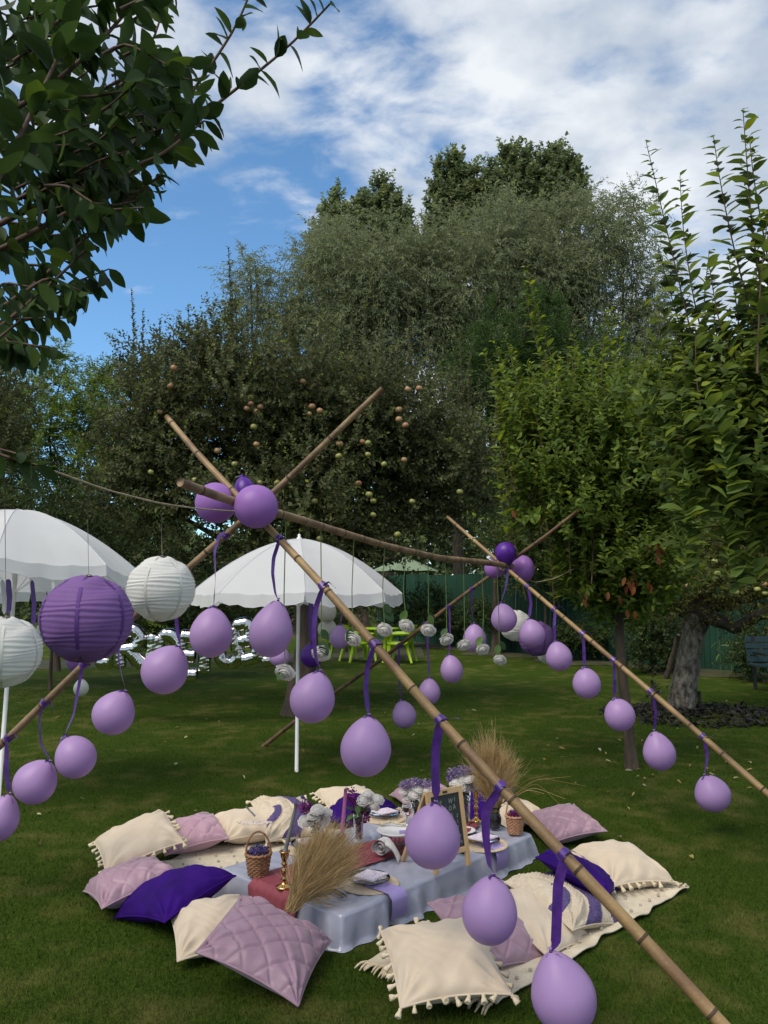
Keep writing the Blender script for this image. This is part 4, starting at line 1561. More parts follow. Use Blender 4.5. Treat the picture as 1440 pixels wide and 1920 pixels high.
def wrap(mb, c, r, d):
    """turns of ribbon round a pole"""
    u = nrm(np.cross(d, A(.1, .2, 1))); v = np.cross(d, u)
    a = np.linspace(0, 2 * np.pi, 17)
    for k in range(2):
        sl = rng.uniform(-.4, .4)
        rows = []
        for h in (-.011, -.004, .004, .011):
            rows.append(c + (u * np.cos(a)[:, None] + v * np.sin(a)[:, None]) * (r + .003 + .0022 * k) + d * (h + k * .008 + sl * .018 * np.cos(a)[:, None]))
        mb.grid(np.array(rows))
    return mb


GB = {'A': 'balloons tied along the near right pole', 'B': 'balloons tied along the near left pole', 'C': 'balloons tied along the far right pole', 'D': 'balloons tied along the far left pole'}


def balloon(label, kind, cx, cy, w, h, Y, topdir, group, att=None, rb_w=.018, rib_pts=None, depth=0., shape=None, tail=True, wr=None):
    C = P(cx, cy, Y)
    r = w / 2 * Y / F_PX
    asp = h / w
    d = nrm(A(topdir[0], depth, -topdir[1]))
    root = thing('balloon', label, 'balloon', C, group)
    x = nrm(np.cross(d, A(0, 1, .01))); y = np.cross(d, x)
    sh = shape if shape is not None else (0 if asp < 1.06 else 1 if asp < 1.14 else 2)
    k = asp if sh == 0 else asp / 1.06
    R = np.stack([x * r, y * r, d * r * k], 1)
    inst('latex_body', BU[kind][sh], root, (R, C))
    neck = C + d * r * k * 1.12
    if att is not None:
        ap, ar, ad = att
        mb = MB()
        start = ap + A(0, -ar - .004, -.004)
        mids = [P(*p) for p in (rib_pts or [])]
        L = [start] + mids + [neck + d * .01]
        if not mids:
            m_ = (start + neck) / 2 + A(rng.uniform(-.02, .02), rng.uniform(-.02, .01), 0)
            L = [start, m_, neck + d * .01]
        ribbon_strip(mb, L, rb_w, rng.uniform(-.6, .6), rng.uniform(-1.6, 1.6))
        rbn = mb.build('ribbon', M['ribbon'], root)
        if ad is not None:
            mb = MB(); wrap(mb, ap, ar, ad)
            e = ap + A(0, -ar - .006, 0)
            ribbon_strip(mb, [e, e + A(rng.uniform(.02, .05), -.012, rng.uniform(.0, .03)), e + A(rng.uniform(.05, .08), -.02, rng.uniform(-.03, .02))], .012, .4, 1.5)
            mb.build('ribbon_wrap', M['ribbon'], rbn)
    if tail:
        mb = MB()
        mb.tube([neck - d * .004, neck + d * .012], [.006, .007], 8)
        for s in (-1, 1):
            ribbon_strip(mb, [neck, neck + x * s * .018 - A(0, .014, 0), neck + x * s * rng.uniform(.02, .04) - A(0, .022, rng.uniform(.0, .04))], .013, .3, 1.2)
        mb.build('knot', M['ribbon'], root)
    return root


def on(pl, px, cx, cy, w, h, neckpx, label, kind='lilac', rb=None, rw=.018, dY=0., depth=0., shape=None):
    a = near(POLE[pl], px)
    Y = a[0][1] + dY - .01
    balloon(label, kind, cx, cy, w, h, Y, (neckpx[0] - cx, neckpx[1] - cy), GB[pl], a, rw, [(*p, Y) for p in rb] if rb else None, depth, shape)


o6 = ['topmost', 'second', 'third', 'fourth', 'fifth', 'lowest']
for i, a in enumerate([(525, 508, 1184, 80, 104, (520, 1130), [(513, 1046), (511, 1075), (516, 1112)], .018), (606, 586, 1310, 83, 95, (600, 1262), [(592, 1140), (588, 1185), (592, 1235)], .024), (702, 686, 1403, 93, 108, (692, 1347), [(689, 1250), (686, 1290), (690, 1335)], .022),
                       (825, 811, 1571, 101, 114, (817, 1512), [(817, 1400), (816, 1450), (818, 1490)], .036), (936, 918, 1710, 99, 117, (926, 1650), [(910, 1520), (911, 1570), (918, 1625)], .034), (1056, 1056, 1866, 114, 136, (1037, 1797), [(1046, 1660), (1044, 1720), (1042, 1770)], .036)]):
    px, cx, cy, w, h, nk, rb, rw = a
    on('A', px, cx, cy, w, h, nk, '%s lilac balloon of the six tied along the near right bamboo pole' % o6[i], 'lilac', rb, rw, shape=(2, 1, 1, 1, 1, 2)[i])
o6b = ['first lilac balloon below the crossing', 'second lilac balloon, below the white lantern', 'third lilac balloon, right of the purple lantern bottom', 'fourth lilac balloon on a long ribbon',
       'fifth lilac balloon, tilted left', 'outermost lilac balloon cut by the left edge']
for i, a in enumerate([(424, 396, 1189, 79, 93, (399, 1142), [(412, 1000), (402, 1035), (404, 1085)], .022), (336, 309, 1257, 85, 93, (336, 1213), [(330, 1160), (334, 1190)], .018), (226, 213, 1338, 76, 82, (233, 1298), [(222, 1235), (229, 1270)], .016),
                       (158, 142, 1420, 72, 76, (124, 1386), [(147, 1290), (138, 1340)], .018), (84, 66, 1467, 76, 82, (92, 1428), [(74, 1345), (76, 1395)], .009), (16, 1, 1537, 64, 83, (14, 1497), [(13, 1410), (12, 1450)], .022)]):
    px, cx, cy, w, h, nk, rb, rw = a
    on('B', px, cx, cy, w, h, nk, '%s of the near left bamboo pole' % o6b[i], 'lilac', rb, rw, shape=(1, 1, 1, 0, 1, 2)[i])
oc = ['topmost', 'second', 'third', 'fourth', 'fifth', 'sixth', 'lowest']
for i, a in enumerate([(952, 945, 1160, 48, 54, (940, 1131)), (990, 998, 1189, 48, 53, (993, 1161)), (1040, 1048, 1232, 48, 55, (1042, 1203)), (1092, 1100, 1282, 51, 55, (1097, 1253)),
                       (1150, 1162, 1341, 55, 58, (1155, 1312)), (1222, 1236, 1411, 58, 69, (1229, 1376)), (1318, 1336, 1489, 63, 66, (1323, 1455))]):
    px, cx, cy, w, h, nk = a
    on('C', px, cx, cy, w, h, nk, '%s lilac balloon of the seven tied along the far right bamboo pole' % oc[i], 'lilac', None, .024, shape=(1, 1, 1, 0, 0, 2, 1)[i])
od = ['topmost lilac balloon of the far left bamboo pole, behind a hanging rose', 'second lilac balloon of the far left bamboo pole, right of the third',
      'third lilac balloon of the far left bamboo pole, lower than the second', 'lowest lilac balloon of the far left bamboo pole, just right of the near pole']
for i, a in enumerate([(885, 890, 1198, 43, 52, (889, 1171)), (842, 847, 1256, 42, 52, (843, 1229)), (801, 805, 1298, 41, 48, (805, 1272)), (748, 758, 1341, 44, 51, (752, 1314))]):
    px, cx, cy, w, h, nk = a
    on('D', px, cx, cy, w, h, nk, od[i], 'lilac', None, .016, shape=1)
gx = 'balloons bunched at the pole crossings'
balloon('orchid balloon at the front crossing, left of the pair', 'lilac_deep', 404, 943, 77, 77, C1[1] + .10, (.7, .1), gx, shape=0, depth=.5)
balloon('orchid balloon at the front crossing, nearest the camera', 'lilac_deep', 480, 950, 83, 81, C1[1] - .16, (-.3, .5), gx, shape=0, depth=1.2)
balloon('deep purple balloon peeking out behind the front crossing pair', 'purple', 459, 921, 40, 56, C1[1] + .22, (-.2, -.9), gx, shape=0, depth=.2)
balloon('orchid balloon left of the back crossing, partly hidden', 'lilac_deep', 927, 1066, 37, 41, C2[1] + .12, (.9, .1), gx, shape=1, depth=.1)
balloon('deep purple balloon standing on top of the back crossing', 'purple', 948, 1037, 40, 45, C2[1] - .05, (.15, 1), gx, shape=1)
balloon('orchid balloon right of the back crossing', 'lilac_deep', 981, 1066, 50, 44, C2[1] + .14, (-.95, .15), gx, shape=1)


# ------------------------------------------------------------------ white umbrellas
def umbrella(label, base, apex, R, drop, yaw, group, val=.10, fin=True):
    ax = nrm(apex - base)
    root = thing('garden_umbrella', label, 'umbrella', base, group)
    x = nrm(np.cross(A(0, 1, 0), ax)); y = np.cross(ax, x)
    H = np.linalg.norm(apex - base)

    def W(r, an, z):
        return base + x * (r * np.cos(an))[..., None] + y * (r * np.sin(an))[..., None] + ax * z[..., None]
    MB().tube([base - ax * .05, base + ax * (H - .02)], .0165, 14).build('pole', M['white_metal'], root)
    MB().lathe([(.0005, .05), (.010, .046), (.014, .035), (.013, .02), (.024, .012), (.028, -.015), (.001, -.02)] if fin else [(.0005, .012), (.02, .008), (.028, -.015), (.001, -.02)], 14, (np.stack([x, y, ax], 1), apex)).build('finial', M['white_metal'], root)
    prof = lambda u: H - drop * (u ** 1.75) - .0
    n = 8
    for k in range(n):
        a0, a1 = yaw + k * 2 * np.pi / n, yaw + (k + 1) * 2 * np.pi / n
        u = np.linspace(.0, 1, 14)[:, None]
        s = np.linspace(0, 1, 11)[None]
        an = a0 + (a1 - a0) * s + 0 * u
        bow = np.sin(np.pi * s)
        # straight cloth between the ribs: pulled in between them, sagging a little
        rr = R * u * (np.cos(np.pi / n) / np.cos(an - (a0 + a1) / 2)) * (1 - .018 * bow * u)
        zz = prof(u) - .022 * bow * u + .006 * np.sin(s * 21 + k * 2) * u ** 3
        mb = MB().grid(W(rr, an, zz))
        mb.tube(W(rr[:, 0], an[:, 0], zz[:, 0] + .002), .0035, 5)
        cp = mb.build('canopy_panel', M['canopy'], root)
        # valance
        v = np.linspace(0, 1, 5)[:, None]
        rr = R * (np.cos(np.pi / n) / np.cos(an[-1][None] - (a0 + a1) / 2)) * (1 - .018 * bow)
        rr = rr + (.010 + .014 * np.sin(s * 17 + k * 1.7)) * v
        edge = val * (.78 + .22 * np.sin(np.pi * s) ** .5) + .006 * np.sin(s * 26 + k)
        z0 = prof(np.ones_like(s)) - .022 * bow + .006 * np.sin(s * 21 + k * 2)
        gap = .012 * (2 * s - 1)
        g = W(rr + 0 * v, an[-1][None] - gap * v * .9 + 0 * v, z0 - edge * v)
        mb = MB().grid(g)
        mb.tube(g[-1], .0022, 5)
        mb.build('valance', M['canopy'], cp)
        u = np.linspace(0.02, 1, 10)
        MB().tube(W(R * u, a0 + 0 * u, prof(u) - .007), .004, 6).build('rib', M['white_metal'], root)
        MB().tube([base + ax * (H - drop * 1.25), W(A(R * .55), A(a0), A(prof(.55) - .012))[0]], .0035, 6).build('strut', M['white_metal'], root)
    return root, (base, apex, R, drop, ax)


ug = 'white garden umbrellas'
b = G(556, 1447)
umbrella('white fringed garden umbrella standing behind the picnic in the picture centre', b, P(561, 1011, b[1] + .03), .965, .50, .16, ug)
b = G(-4, 1512)
umbrella('white garden umbrella at the left edge, tilted back a little', b, P(38, 958, b[1] + .26), 1.0, .54, .30, ug, fin=False)


# ------------------------------------------------------------------ lanterns
def lantern(label, cx, cy, w, Y, paper, seam, topw, group, seams=6, rings=24, a0=.2):
    C = P(cx, cy, Y)
    r = w / 2 * Y / F_PX
    root = thing('paper_lantern', label, 'lantern', C, group)
    th = np.linspace(.16, math.pi - .14, rings * 4 + 1)
    k = np.arange(len(th)) % 4
    rg = 1 - .014 * np.array([0, 1, 1.35, 1])[k]
    wob = .006 * np.sin(np.arange(len(th)) * 1.3)
    pr = np.stack([np.sin(th) * r * (rg + wob), np.cos(th) * r * .95], -1)
    n = 48
    an = np.linspace(0, 2 * np.pi, n, endpoint=False)
    rad = pr[:, 0][:, None] * (1 + .006 * np.sin(an * 7 + th[:, None] * 5))
    g = np.stack([rad * np.cos(an), rad * np.sin(an), np.repeat(pr[:, 1][:, None], n, 1) + .004 * np.sin(an * 3 + th[:, None] * 9)], -1) + C
    shade = MB().grid(g, close_v=True).build('paper_shade', M[paper], root)
    for s in range(seams):
        a = a0 + s * 2 * np.pi / seams
        wv = r * .07
        t2 = th[::2]
        c = np.stack([np.sin(t2) * np.cos(a), np.sin(t2) * np.sin(a), np.cos(t2) * .95], -1) * r * 1.004 + C
        tv = A(-math.sin(a), math.cos(a), 0) * wv / 2
        sc = np.minimum(1, np.sin(t2) * 1.6)[:, None]
        MB().grid(np.stack([c - tv * sc, c + tv * sc], 1)).build('paper_seam', M[seam], shade)
    for zz, tt in ((th[0], 1), (th[-1], -1)):
        a = np.linspace(0, 2 * np.pi, 25)
        q = C + np.stack([np.cos(a), np.sin(a), 0 * a], -1) * math.sin(zz) * r + A(0, 0, math.cos(zz) * r * .95)
        MB().tube(q, .0022, 6, caps=False).build('wire_ring', M['wire'], root)
    top = C + A(0, 0, r * .95)
    mb = MB()
    mb.tube(resample([top + A(-math.sin(th[0]) * r, 0, -.01), top + A(0, 0, .008), top + A(math.sin(th[0]) * r, 0, -.01)], 7), .0018, 5)
    mb.build('wire_hanger', M['wire'], root)
    mb = MB().tube([top + A(0, 0, .008), topw], .0011, 5)
    mb.build('hanging_string', M['wire'], root)
    return root


lg = 'paper lanterns hanging from the rope'


def rope_at(px):
    q = proj(ROPE)
    return A(*[np.interp(px, q[:, 0], ROPE[:, i]) for i in range(3)])


for lab, cx, cy, w, paper, seam, a0 in (('large purple paper lantern hanging left in front of the white umbrella', 163, 1160, 168, 'paper_purple', 'paper_seam', -1.42),
                                        ('white paper lantern hanging right of the purple one', 302, 1104, 126, 'paper_white', 'paper_seam_w', -1.75),
                                        ('white paper lantern cut by the left edge, lower than the others', 8, 1222, 134, 'paper_white', 'paper_seam_w', -1.2)):
    t = rope_at(cx)
    lantern(lab, cx, cy, w, t[1], paper, seam, t, lg, a0=a0)
lf = 'small lanterns hanging beyond the far frame'
for lab, cx, cy, w, paper, seam in (('small white paper lantern beyond the far frame, upper left of three', 967, 1173, 60, 'paper_white', 'paper_seam_w'),
                                    ('small purple paper lantern beyond the far frame between two white ones', 1006, 1197, 67, 'paper_purple', 'paper_seam'),
                                    ('small white paper lantern beyond the far frame, lower right of three', 1031, 1222, 50, 'paper_white', 'paper_seam_w')):
    Y = {967: 8.0, 1006: 7.6, 1031: 7.9}[cx]
    lantern(lab, cx, cy, w, Y, paper, seam, P(cx + 3, 1010, Y), lf, rings=16, a0=-1.3)


# balloons around the umbrellas
def simple_tie(px, py, Y):
    return (P(px, py, Y), .0, None)


gu = 'balloons hanging under the umbrellas'
balloon('white balloon under the centre umbrella, upper of two', 'white_latex', 613, 1147, 36, 42, 7.6, (0, -1), gu, simple_tie(612, 1108, 7.6), .006, shape=2)
balloon('white balloon under the centre umbrella, lower of two', 'white_latex', 614, 1179, 36, 38, 7.7, (0, -1), gu, simple_tie(613, 1108, 7.7), .006, shape=1)
balloon('lilac balloon under the right half of the centre umbrella', 'lilac', 637, 1196, 38, 45, 7.0, (.05, -1), gu, simple_tie(638, 1110, 7.0), .03, shape=1)
balloon('deep purple balloon beside the centre umbrella pole', 'purple', 584, 1230, 42, 44, 7.2, (.0, -1), gu, simple_tie(584, 1112, 7.2), .045, shape=0)
balloon('lilac balloon half hidden behind the topmost near-pole balloon', 'lilac', 524, 1232, 38, 38, 6.6, (.3, -1), gu, simple_tie(530, 1108, 6.6), .012, shape=1)
balloon('white balloon half hidden behind the purple lantern', 'white_latex', 86, 1184, 34, 46, 7.2, (0, -1), gu, simple_tie(88, 1108, 7.2), .01, shape=1)
balloon('purple balloon just below the large purple lantern', 'lilac_deep', 143, 1240, 36, 36, 7.0, (-.2, 1), gu, simple_tie(143, 1120, 7.0), .01, shape=1)
balloon('small white balloon right of the long ribbon at left', 'white_latex', 152, 1290, 27, 32, 7.5, (0, -1), gu, simple_tie(152, 1130, 7.5), .004, shape=1)


def loose_ribbon(label, x, y0, y1, Y, w, m='ribbon'):
    a, b = P(x, y0, Y), P(x + random.uniform(-4, 4), y1, Y)
    mb = MB()
    ribbon_strip(mb, [a, (a + b) / 2 + A(.01, 0, 0), b], w, random.uniform(-.3, .3), random.uniform(-.6, .6))
    tag(mb.build('ribbon', M[m], origin=a), label, 'ribbon', 'loose ribbons hanging from the umbrella rims')


loose_ribbon('loose purple ribbon at the left edge under the near umbrella', 15, 1086, 1152, 5.6, .042)
loose_ribbon('loose purple ribbon hanging left of the purple lantern', 60, 1088, 1174, 5.6, .034)
loose_ribbon('loose white ribbon at the left edge beside a purple one', 4, 1088, 1152, 5.5, .03, 'white_cloth')
loose_ribbon('loose white ribbon between two purple ribbons at left', 99, 1090, 1166, 5.5, .03, 'white_cloth')
loose_ribbon('loose purple ribbon under the centre umbrella, right of its white balloons', 637, 1108, 1152, 7.0, .028)
loose_ribbon('long loose purple ribbon right beside the centre umbrella pole', 581, 1108, 1200, 7.1, .024)


# ------------------------------------------------------------------ hanging roses
def rose_head(mb, c, ax, r):
    """overlapping cupped petals: a closed bud in the middle, wider and more open rings outside"""
    u0 = nrm(np.cross(ax, A(.31, .9, .2))); v0 = np.cross(ax, u0)
    t = np.linspace(0, 1, 6)[:, None]
    s = np.linspace(-1, 1, 7)[None]
    th = np.linspace(0, math.pi, 7)
    Mx = np.stack([u0, v0, ax], 1)
    mb.lathe(np.stack([np.sin(th) * r * .74 + .0002, -np.cos(th) * r * .46 + r * .42], -1), 10, (Mx, c))
    spec = [(2, .10, .34, .16, 1.05, 1.5), (3, .10, .50, .36, 1.02, 1.15), (4, .10, .76, .58, .95, 1.05), (5, .12, 1.02, .82, .82, .95), (6, .14, 1.16, 1.06, .58, .85)]
    for j, (n, r0, rm, r1, hh, half) in enumerate(spec):
        for k in range(n):
            f = rng.uniform(.92, 1.08)
            an = k * 2 * math.pi / n + j * .8 + rng.uniform(-.2, .2)
            wd = half * np.sin(np.pi * (.10 + .72 * t)) ** .55
            an2 = an + s * wd
            rr = r0 * (1 - t) ** 2 + 2 * rm * t * (1 - t) * 1.15 + r1 * t ** 2
            rr = rr * (1 + .05 * s ** 2 + .04 * np.sin(s * 5 + k + j) * t) * f
            z = hh * (1 - (1 - t) ** 1.7) - .10 * t ** 4 * (j > 2) - .08 * s ** 2 * t + .03 * np.sin(s * 7 + k * 2) * t
            g = c + (u0 * np.cos(an2)[..., None] + v0 * np.sin(an2)[..., None]) * (rr * r)[..., None] + ax * (z * r)[..., None]
            mb.grid(g)


def hang_rose(label, x, y, Y=None, sx=None, size=.050, leaf=((-6, -32), (8, -40))):
    a = near(RIDGE, sx if sx is not None else x)
    c, r, _ = a
    Y = c[1]
    top = c + A(0, -.0, -r)
    fl = P(x, y, Y)
    root = thing('hanging_rose', label, 'rose', fl, 'white roses hanging under the ridge pole')
    q = resample([c + A(0, -r, r * .3), top + A(0, -r, 0), (top + fl) / 2 + A(rng.uniform(-.02, .02), 0, 0), fl + A(0, 0, .03)], 20)
    MB().tube(q, .0032, 6).build('stem', M['green_stem'], root)
    mb = MB()
    ax = nrm(A(rng.uniform(-.5, .5), -1., -.7))
    rose_head(mb, fl - ax * size * .55, ax, size)
    hd = mb.build('flower_head', M['rose'], root)
    mb = MB().lathe([(.001, .02), (.012, .008), (.02, -.012), (.001, -.016)], 8, (np.eye(3), fl + A(0, 0, .022)))
    mb.build('sepals', M['green_stem'], hd)
    us = LEAFUNIT.get('rose') or leaf_units('rose', M['rose_leaf'])
    for k, (dx, dy) in enumerate(leaf):
        at = P(x, y + dy, Y)
        D = nrm(A(dx / abs(dx) * rng.uniform(.3, .7), rng.uniform(-.5, .2), -.8))
        Nn = nrm(A(rng.uniform(-.4, .4), -1, .4)); Sd = nrm(np.cross(D, Nn)); Nn = np.cross(Sd, D)
        s = rng.uniform(.075, .10) * (Y / 5.0) ** .5
        inst('leaf', us[k % 5], root, (np.stack([Sd * s * .6, D * s, Nn * s * .6], 1), at))


nth = ['first', 'second', 'third', 'fourth', 'fifth', 'sixth', 'seventh', 'eighth', 'ninth', 'tenth']
for i, (x, y, sx, lf_) in enumerate([(534, 1262, 537, ((-4, -10),)), (602, 1226, 602, ((6, -46), (10, -24), (-4, -16))), (661, 1199, 664, ((6, -48), (-4, -20))), (721, 1182, 721, ((6, -50), (10, -38), (-6, -16))),
                                  (762, 1174, 761, ((-6, -30),)), (803, 1182, 802, ((8, -34), (4, -30))), (838, 1200, 834, ((-5, -22),)), (871, 1210, 868, ((-4, -12),)), (905, 1218, 902, ((-6, -24), (-3, -14))), (937, 1238, 931, ((6, -36), (-4, -30)))]):
    hang_rose('%s white rose from the left hanging upside down under the ridge pole' % nth[i], x, y, sx=sx, leaf=lf_)


# ------------------------------------------------------------------ silver letters
STROKE = {
    'B': [[(0, 0), (0, 1)], [(0, 1), (.42, 1), (.5, .78), (.42, .54), (0, .52)], [(.0, .52), (.46, .5), (.58, .26), (.46, 0), (0, 0)]],
    'R': [[(0, 0), (0, 1)], [(0, 1), (.42, 1), (.54, .76), (.42, .5), (0, .5)], [(.22, .5), (.56, 0)]],
    'I': [[(.15, 0), (.15, 1)]],
    'D': [[(0, 0), (0, 1)], [(0, 1), (.35, 1), (.58, .7), (.58, .3), (.35, 0), (0, 0)]],
    'E': [[(0, 0), (0, 1)], [(0, 1), (.5, 1)], [(0, .5), (.42, .5)], [(0, 0), (.5, 0)]],
    'T': [[(.28, 0), (.28, 1)], [(0, 1), (.56, 1)]],
    'O': [[(.28, 0), (.02, .25), (.02, .75), (.28, 1), (.54, .75), (.54, .25), (.28, 0)]],
}


def foil(ch, label, px, py0, py1, Y, tilt=0., wsc=1.):
    py0, py1 = py0 - 8, py1 + 6
    h = (py1 - py0) * Y / F_PX
    o = P(px, py1, Y)
    root_o = o.copy()
    mb = MB()
    rr = h * .138
    for st in STROKE[ch]:
        pts = np.array([(x * wsc, 0, y) for x, y in st], float) * h
        pts[:, 2] = rr + pts[:, 2] * (1 - 2 * rr / h)
        a = tilt
        pts = np.stack([pts[:, 0] * math.cos(a) - pts[:, 2] * math.sin(a), pts[:, 1], pts[:, 0] * math.sin(a) + pts[:, 2] * math.cos(a)], -1)
        q = resample(pts, 40) if len(pts) > 2 else np.linspace(pts[0], pts[-1], 30)
        m = len(q)
        s = np.linspace(0, 1, m)
        end = np.minimum(1, np.minimum(s, 1 - s) * 9 + .45)
        n = 16
        an = np.linspace(0, 2 * np.pi, n, endpoint=False)
        t = nrm(np.gradient(q, axis=0))
        u = nrm(np.cross(t, A(0, 1, 0.001))); v = np.cross(t, u)
        cr = 1 + .05 * np.sin(s[:, None] * 60 + 3 * np.sin(an[None] * 2)) * np.abs(np.sin(an[None])) ** 2 + .025 * rng.normal(0, 1, (m, n))
        g = q[:, None] + (u[:, None] * np.cos(an)[None, :, None] + v[:, None] * np.sin(an)[None, :, None] * .85) * (rr * end[:, None] * cr)[..., None] + o
        mb.grid(g, close_v=True)
    ob = mb.build('foil_balloon', M['foil'], origin=root_o)
    tag(ob, label, 'foil balloon', 'silver foil letter balloons strung low under the trees')


YF = 9.8
for ch, lab, x, y0, y1, t, ws in (('B', 'silver foil letter B, leftmost, behind the purple lantern', 180, 1172, 1250, .05, .62), ('R', 'silver foil letter R beside the purple lantern', 226, 1182, 1262, .12, .86),
                                  ('I', 'silver foil letter I after the R', 272, 1184, 1262, -.03, .8), ('D', 'silver foil letter D behind a lilac balloon', 296, 1188, 1266, 0., .75), ('E', 'silver foil letter E between D and T', 333, 1190, 1272, -.05, .75),
                                  ('T', 'silver foil letter T, its stem showing below a lilac balloon', 364, 1196, 1270, 0., .75), ('O', 'silver foil letter O right of the T stem', 412, 1186, 1258, .05, .75),
                                  ('B', 'silver foil letter B of the last word, tilted', 452, 1170, 1246, .22, .72), ('E', 'silver foil letter E, rightmost, mostly hidden by a balloon', 492, 1172, 1246, .12, .72)):
    foil(ch, lab, x, y0, y1, YF, t, ws)
a, m_, b = P(150, 1172, YF), P(330, 1196, YF), P(545, 1168, YF)
q = resample([P(150, 1172, YF), P(240, 1186, YF), P(330, 1194, YF), P(430, 1186, YF), P(545, 1165, YF)], 30)
tag(MB().tube(q, .0022, 5).build('banner_string', M['wire'], origin=q[0]), 'thin string carrying the silver foil letters to the apple trunk', 'string')


# ------------------------------------------------------------------ lime furniture and green umbrella
def chair(label, c, yaw):
    root = thing('garden_chair', label, 'chair', c, 'lime plastic garden chairs')
    ca, sa = math.cos(yaw), math.sin(yaw)
    R = np.array([[ca, -sa, 0], [sa, ca, 0], [0, 0, 1]])

    def T(p):
        return np.asarray(p, float) @ R.T + c
    s = np.linspace(-1, 1, 9)
    X, Y = np.meshgrid(s * .24, s * .24, indexing='ij')
    Z = .43 - .02 * np.exp(-((X / .16) ** 2 + (Y / .18) ** 2))
    g = np.stack([X, Y, Z], -1)
    mb = MB().grid(T(g)); mb.grid(T(g - A(0, 0, .03))[::-1])
    for sgn in (-1, 1):
        mb.bar(T((-.24, sgn * .24, .415)), T((.24, sgn * .24, .415)), .03, .05)
    mb.bar(T((.24, -.24, .415)), T((.24, .24, .415)), .05, .03); mb.bar(T((-.24, -.24, .415)), T((-.24, .24, .415)), .05, .03)
    mb.build('seat', M['lime'], root)
    # backrest, reclined, rounded top, with a grip slot
    t = np.linspace(0, 1, 9)[:, None]; s = np.linspace(-1, 1, 11)[None]
    wd = .24 + .02 * t - .03 * t ** 6
    g = np.stack([-.24 - .13 * t - .02 * (1 - s ** 2), s * wd, .42 + .43 * t - .02 * s ** 4 * t], -1)
    mb = MB().grid(T(g)); mb.grid(T(g + A(-.022, 0, 0))[::-1])
    mb.build('backrest', M['lime'], root)
    for sgn in (-1, 1):
        mb = MB().tube(T(np.array([(.25, sgn * .26, .63), (.1, sgn * .275, .645), (-.15, sgn * .275, .65), (-.30, sgn * .25, .66)])), A(.030, .036, .036, .03), 8)
        mb.build('armrest', M['lime'], root)
        MB().tube(T(np.array([(.31, sgn * .285, 0), (.265, sgn * .27, .35), (.25, sgn * .26, .64)])), A(.026, .040, .042), 8).build('leg', M['lime'], root)
        MB().tube(T(np.array([(-.36, sgn * .27, 0), (-.28, sgn * .25, .25), (-.24, sgn * .24, .43)])), A(.026, .040, .044), 8).build('leg', M['lime'], root)
    return root


def lime_set():
    c = G(722, 1238)
    chair('lime plastic armchair right of the lime table, facing left', G(748, 1241), math.pi - .25)
    chair('lime plastic armchair at the front left of the lime table, seen from its side', G(672, 1240), .5)
    chair('lime plastic armchair at the far left, mostly hidden by the near pole balloon', G(640, 1237), -.2)
    c = G(712, 1236)
    root = thing('garden_table', 'lime plastic garden table between the lime chairs', 'table', c)
    t = np.linspace(0, 2 * np.pi, 33)
    MB().lathe([(.001, .70), (.44, .705), (.465, .715), (.47, .735), (.46, .745), (.001, .742)], 28, (np.eye(3), c)).build('table_top', M['lime'], root)
    for k in range(4):
        a = .6 + k * math.pi / 2
        e = A(math.cos(a), math.sin(a), 0)
        MB().tube([c + e * .40, c + e * .34 + A(0, 0, .4), c + e * .33 + A(0, 0, .71)], A(.03, .042, .048), 8).build('leg', M['lime'], root)


lime_set()


def green_umbrella():
    b = G(760, 1222)
    root = thing('garden_umbrella', 'faded green garden umbrella standing in front of the fence', 'umbrella', b)
    H = 2.55
    MB().tube([b, b + A(0, 0, H)], .02, 8).build('pole', M['fence_post'], root)
    R = .95
    for k in range(6):
        a0, a1 = .2 + k * math.pi / 3, .2 + (k + 1) * math.pi / 3
        u = np.linspace(0, 1, 7)[:, None]; s = np.linspace(0, 1, 7)[None]
        an = a0 + (a1 - a0) * s + 0 * u
        rr = R * u * math.cos(math.pi / 6) / np.cos(an - (a0 + a1) / 2)
        z = H - .38 * u ** 1.1 - .02 * np.sin(np.pi * s) * u
        MB().grid(np.stack([rr * np.cos(an), rr * np.sin(an), z + 0 * an], -1) + b).build('canopy_panel', M['umb_green'], root)


green_umbrella()


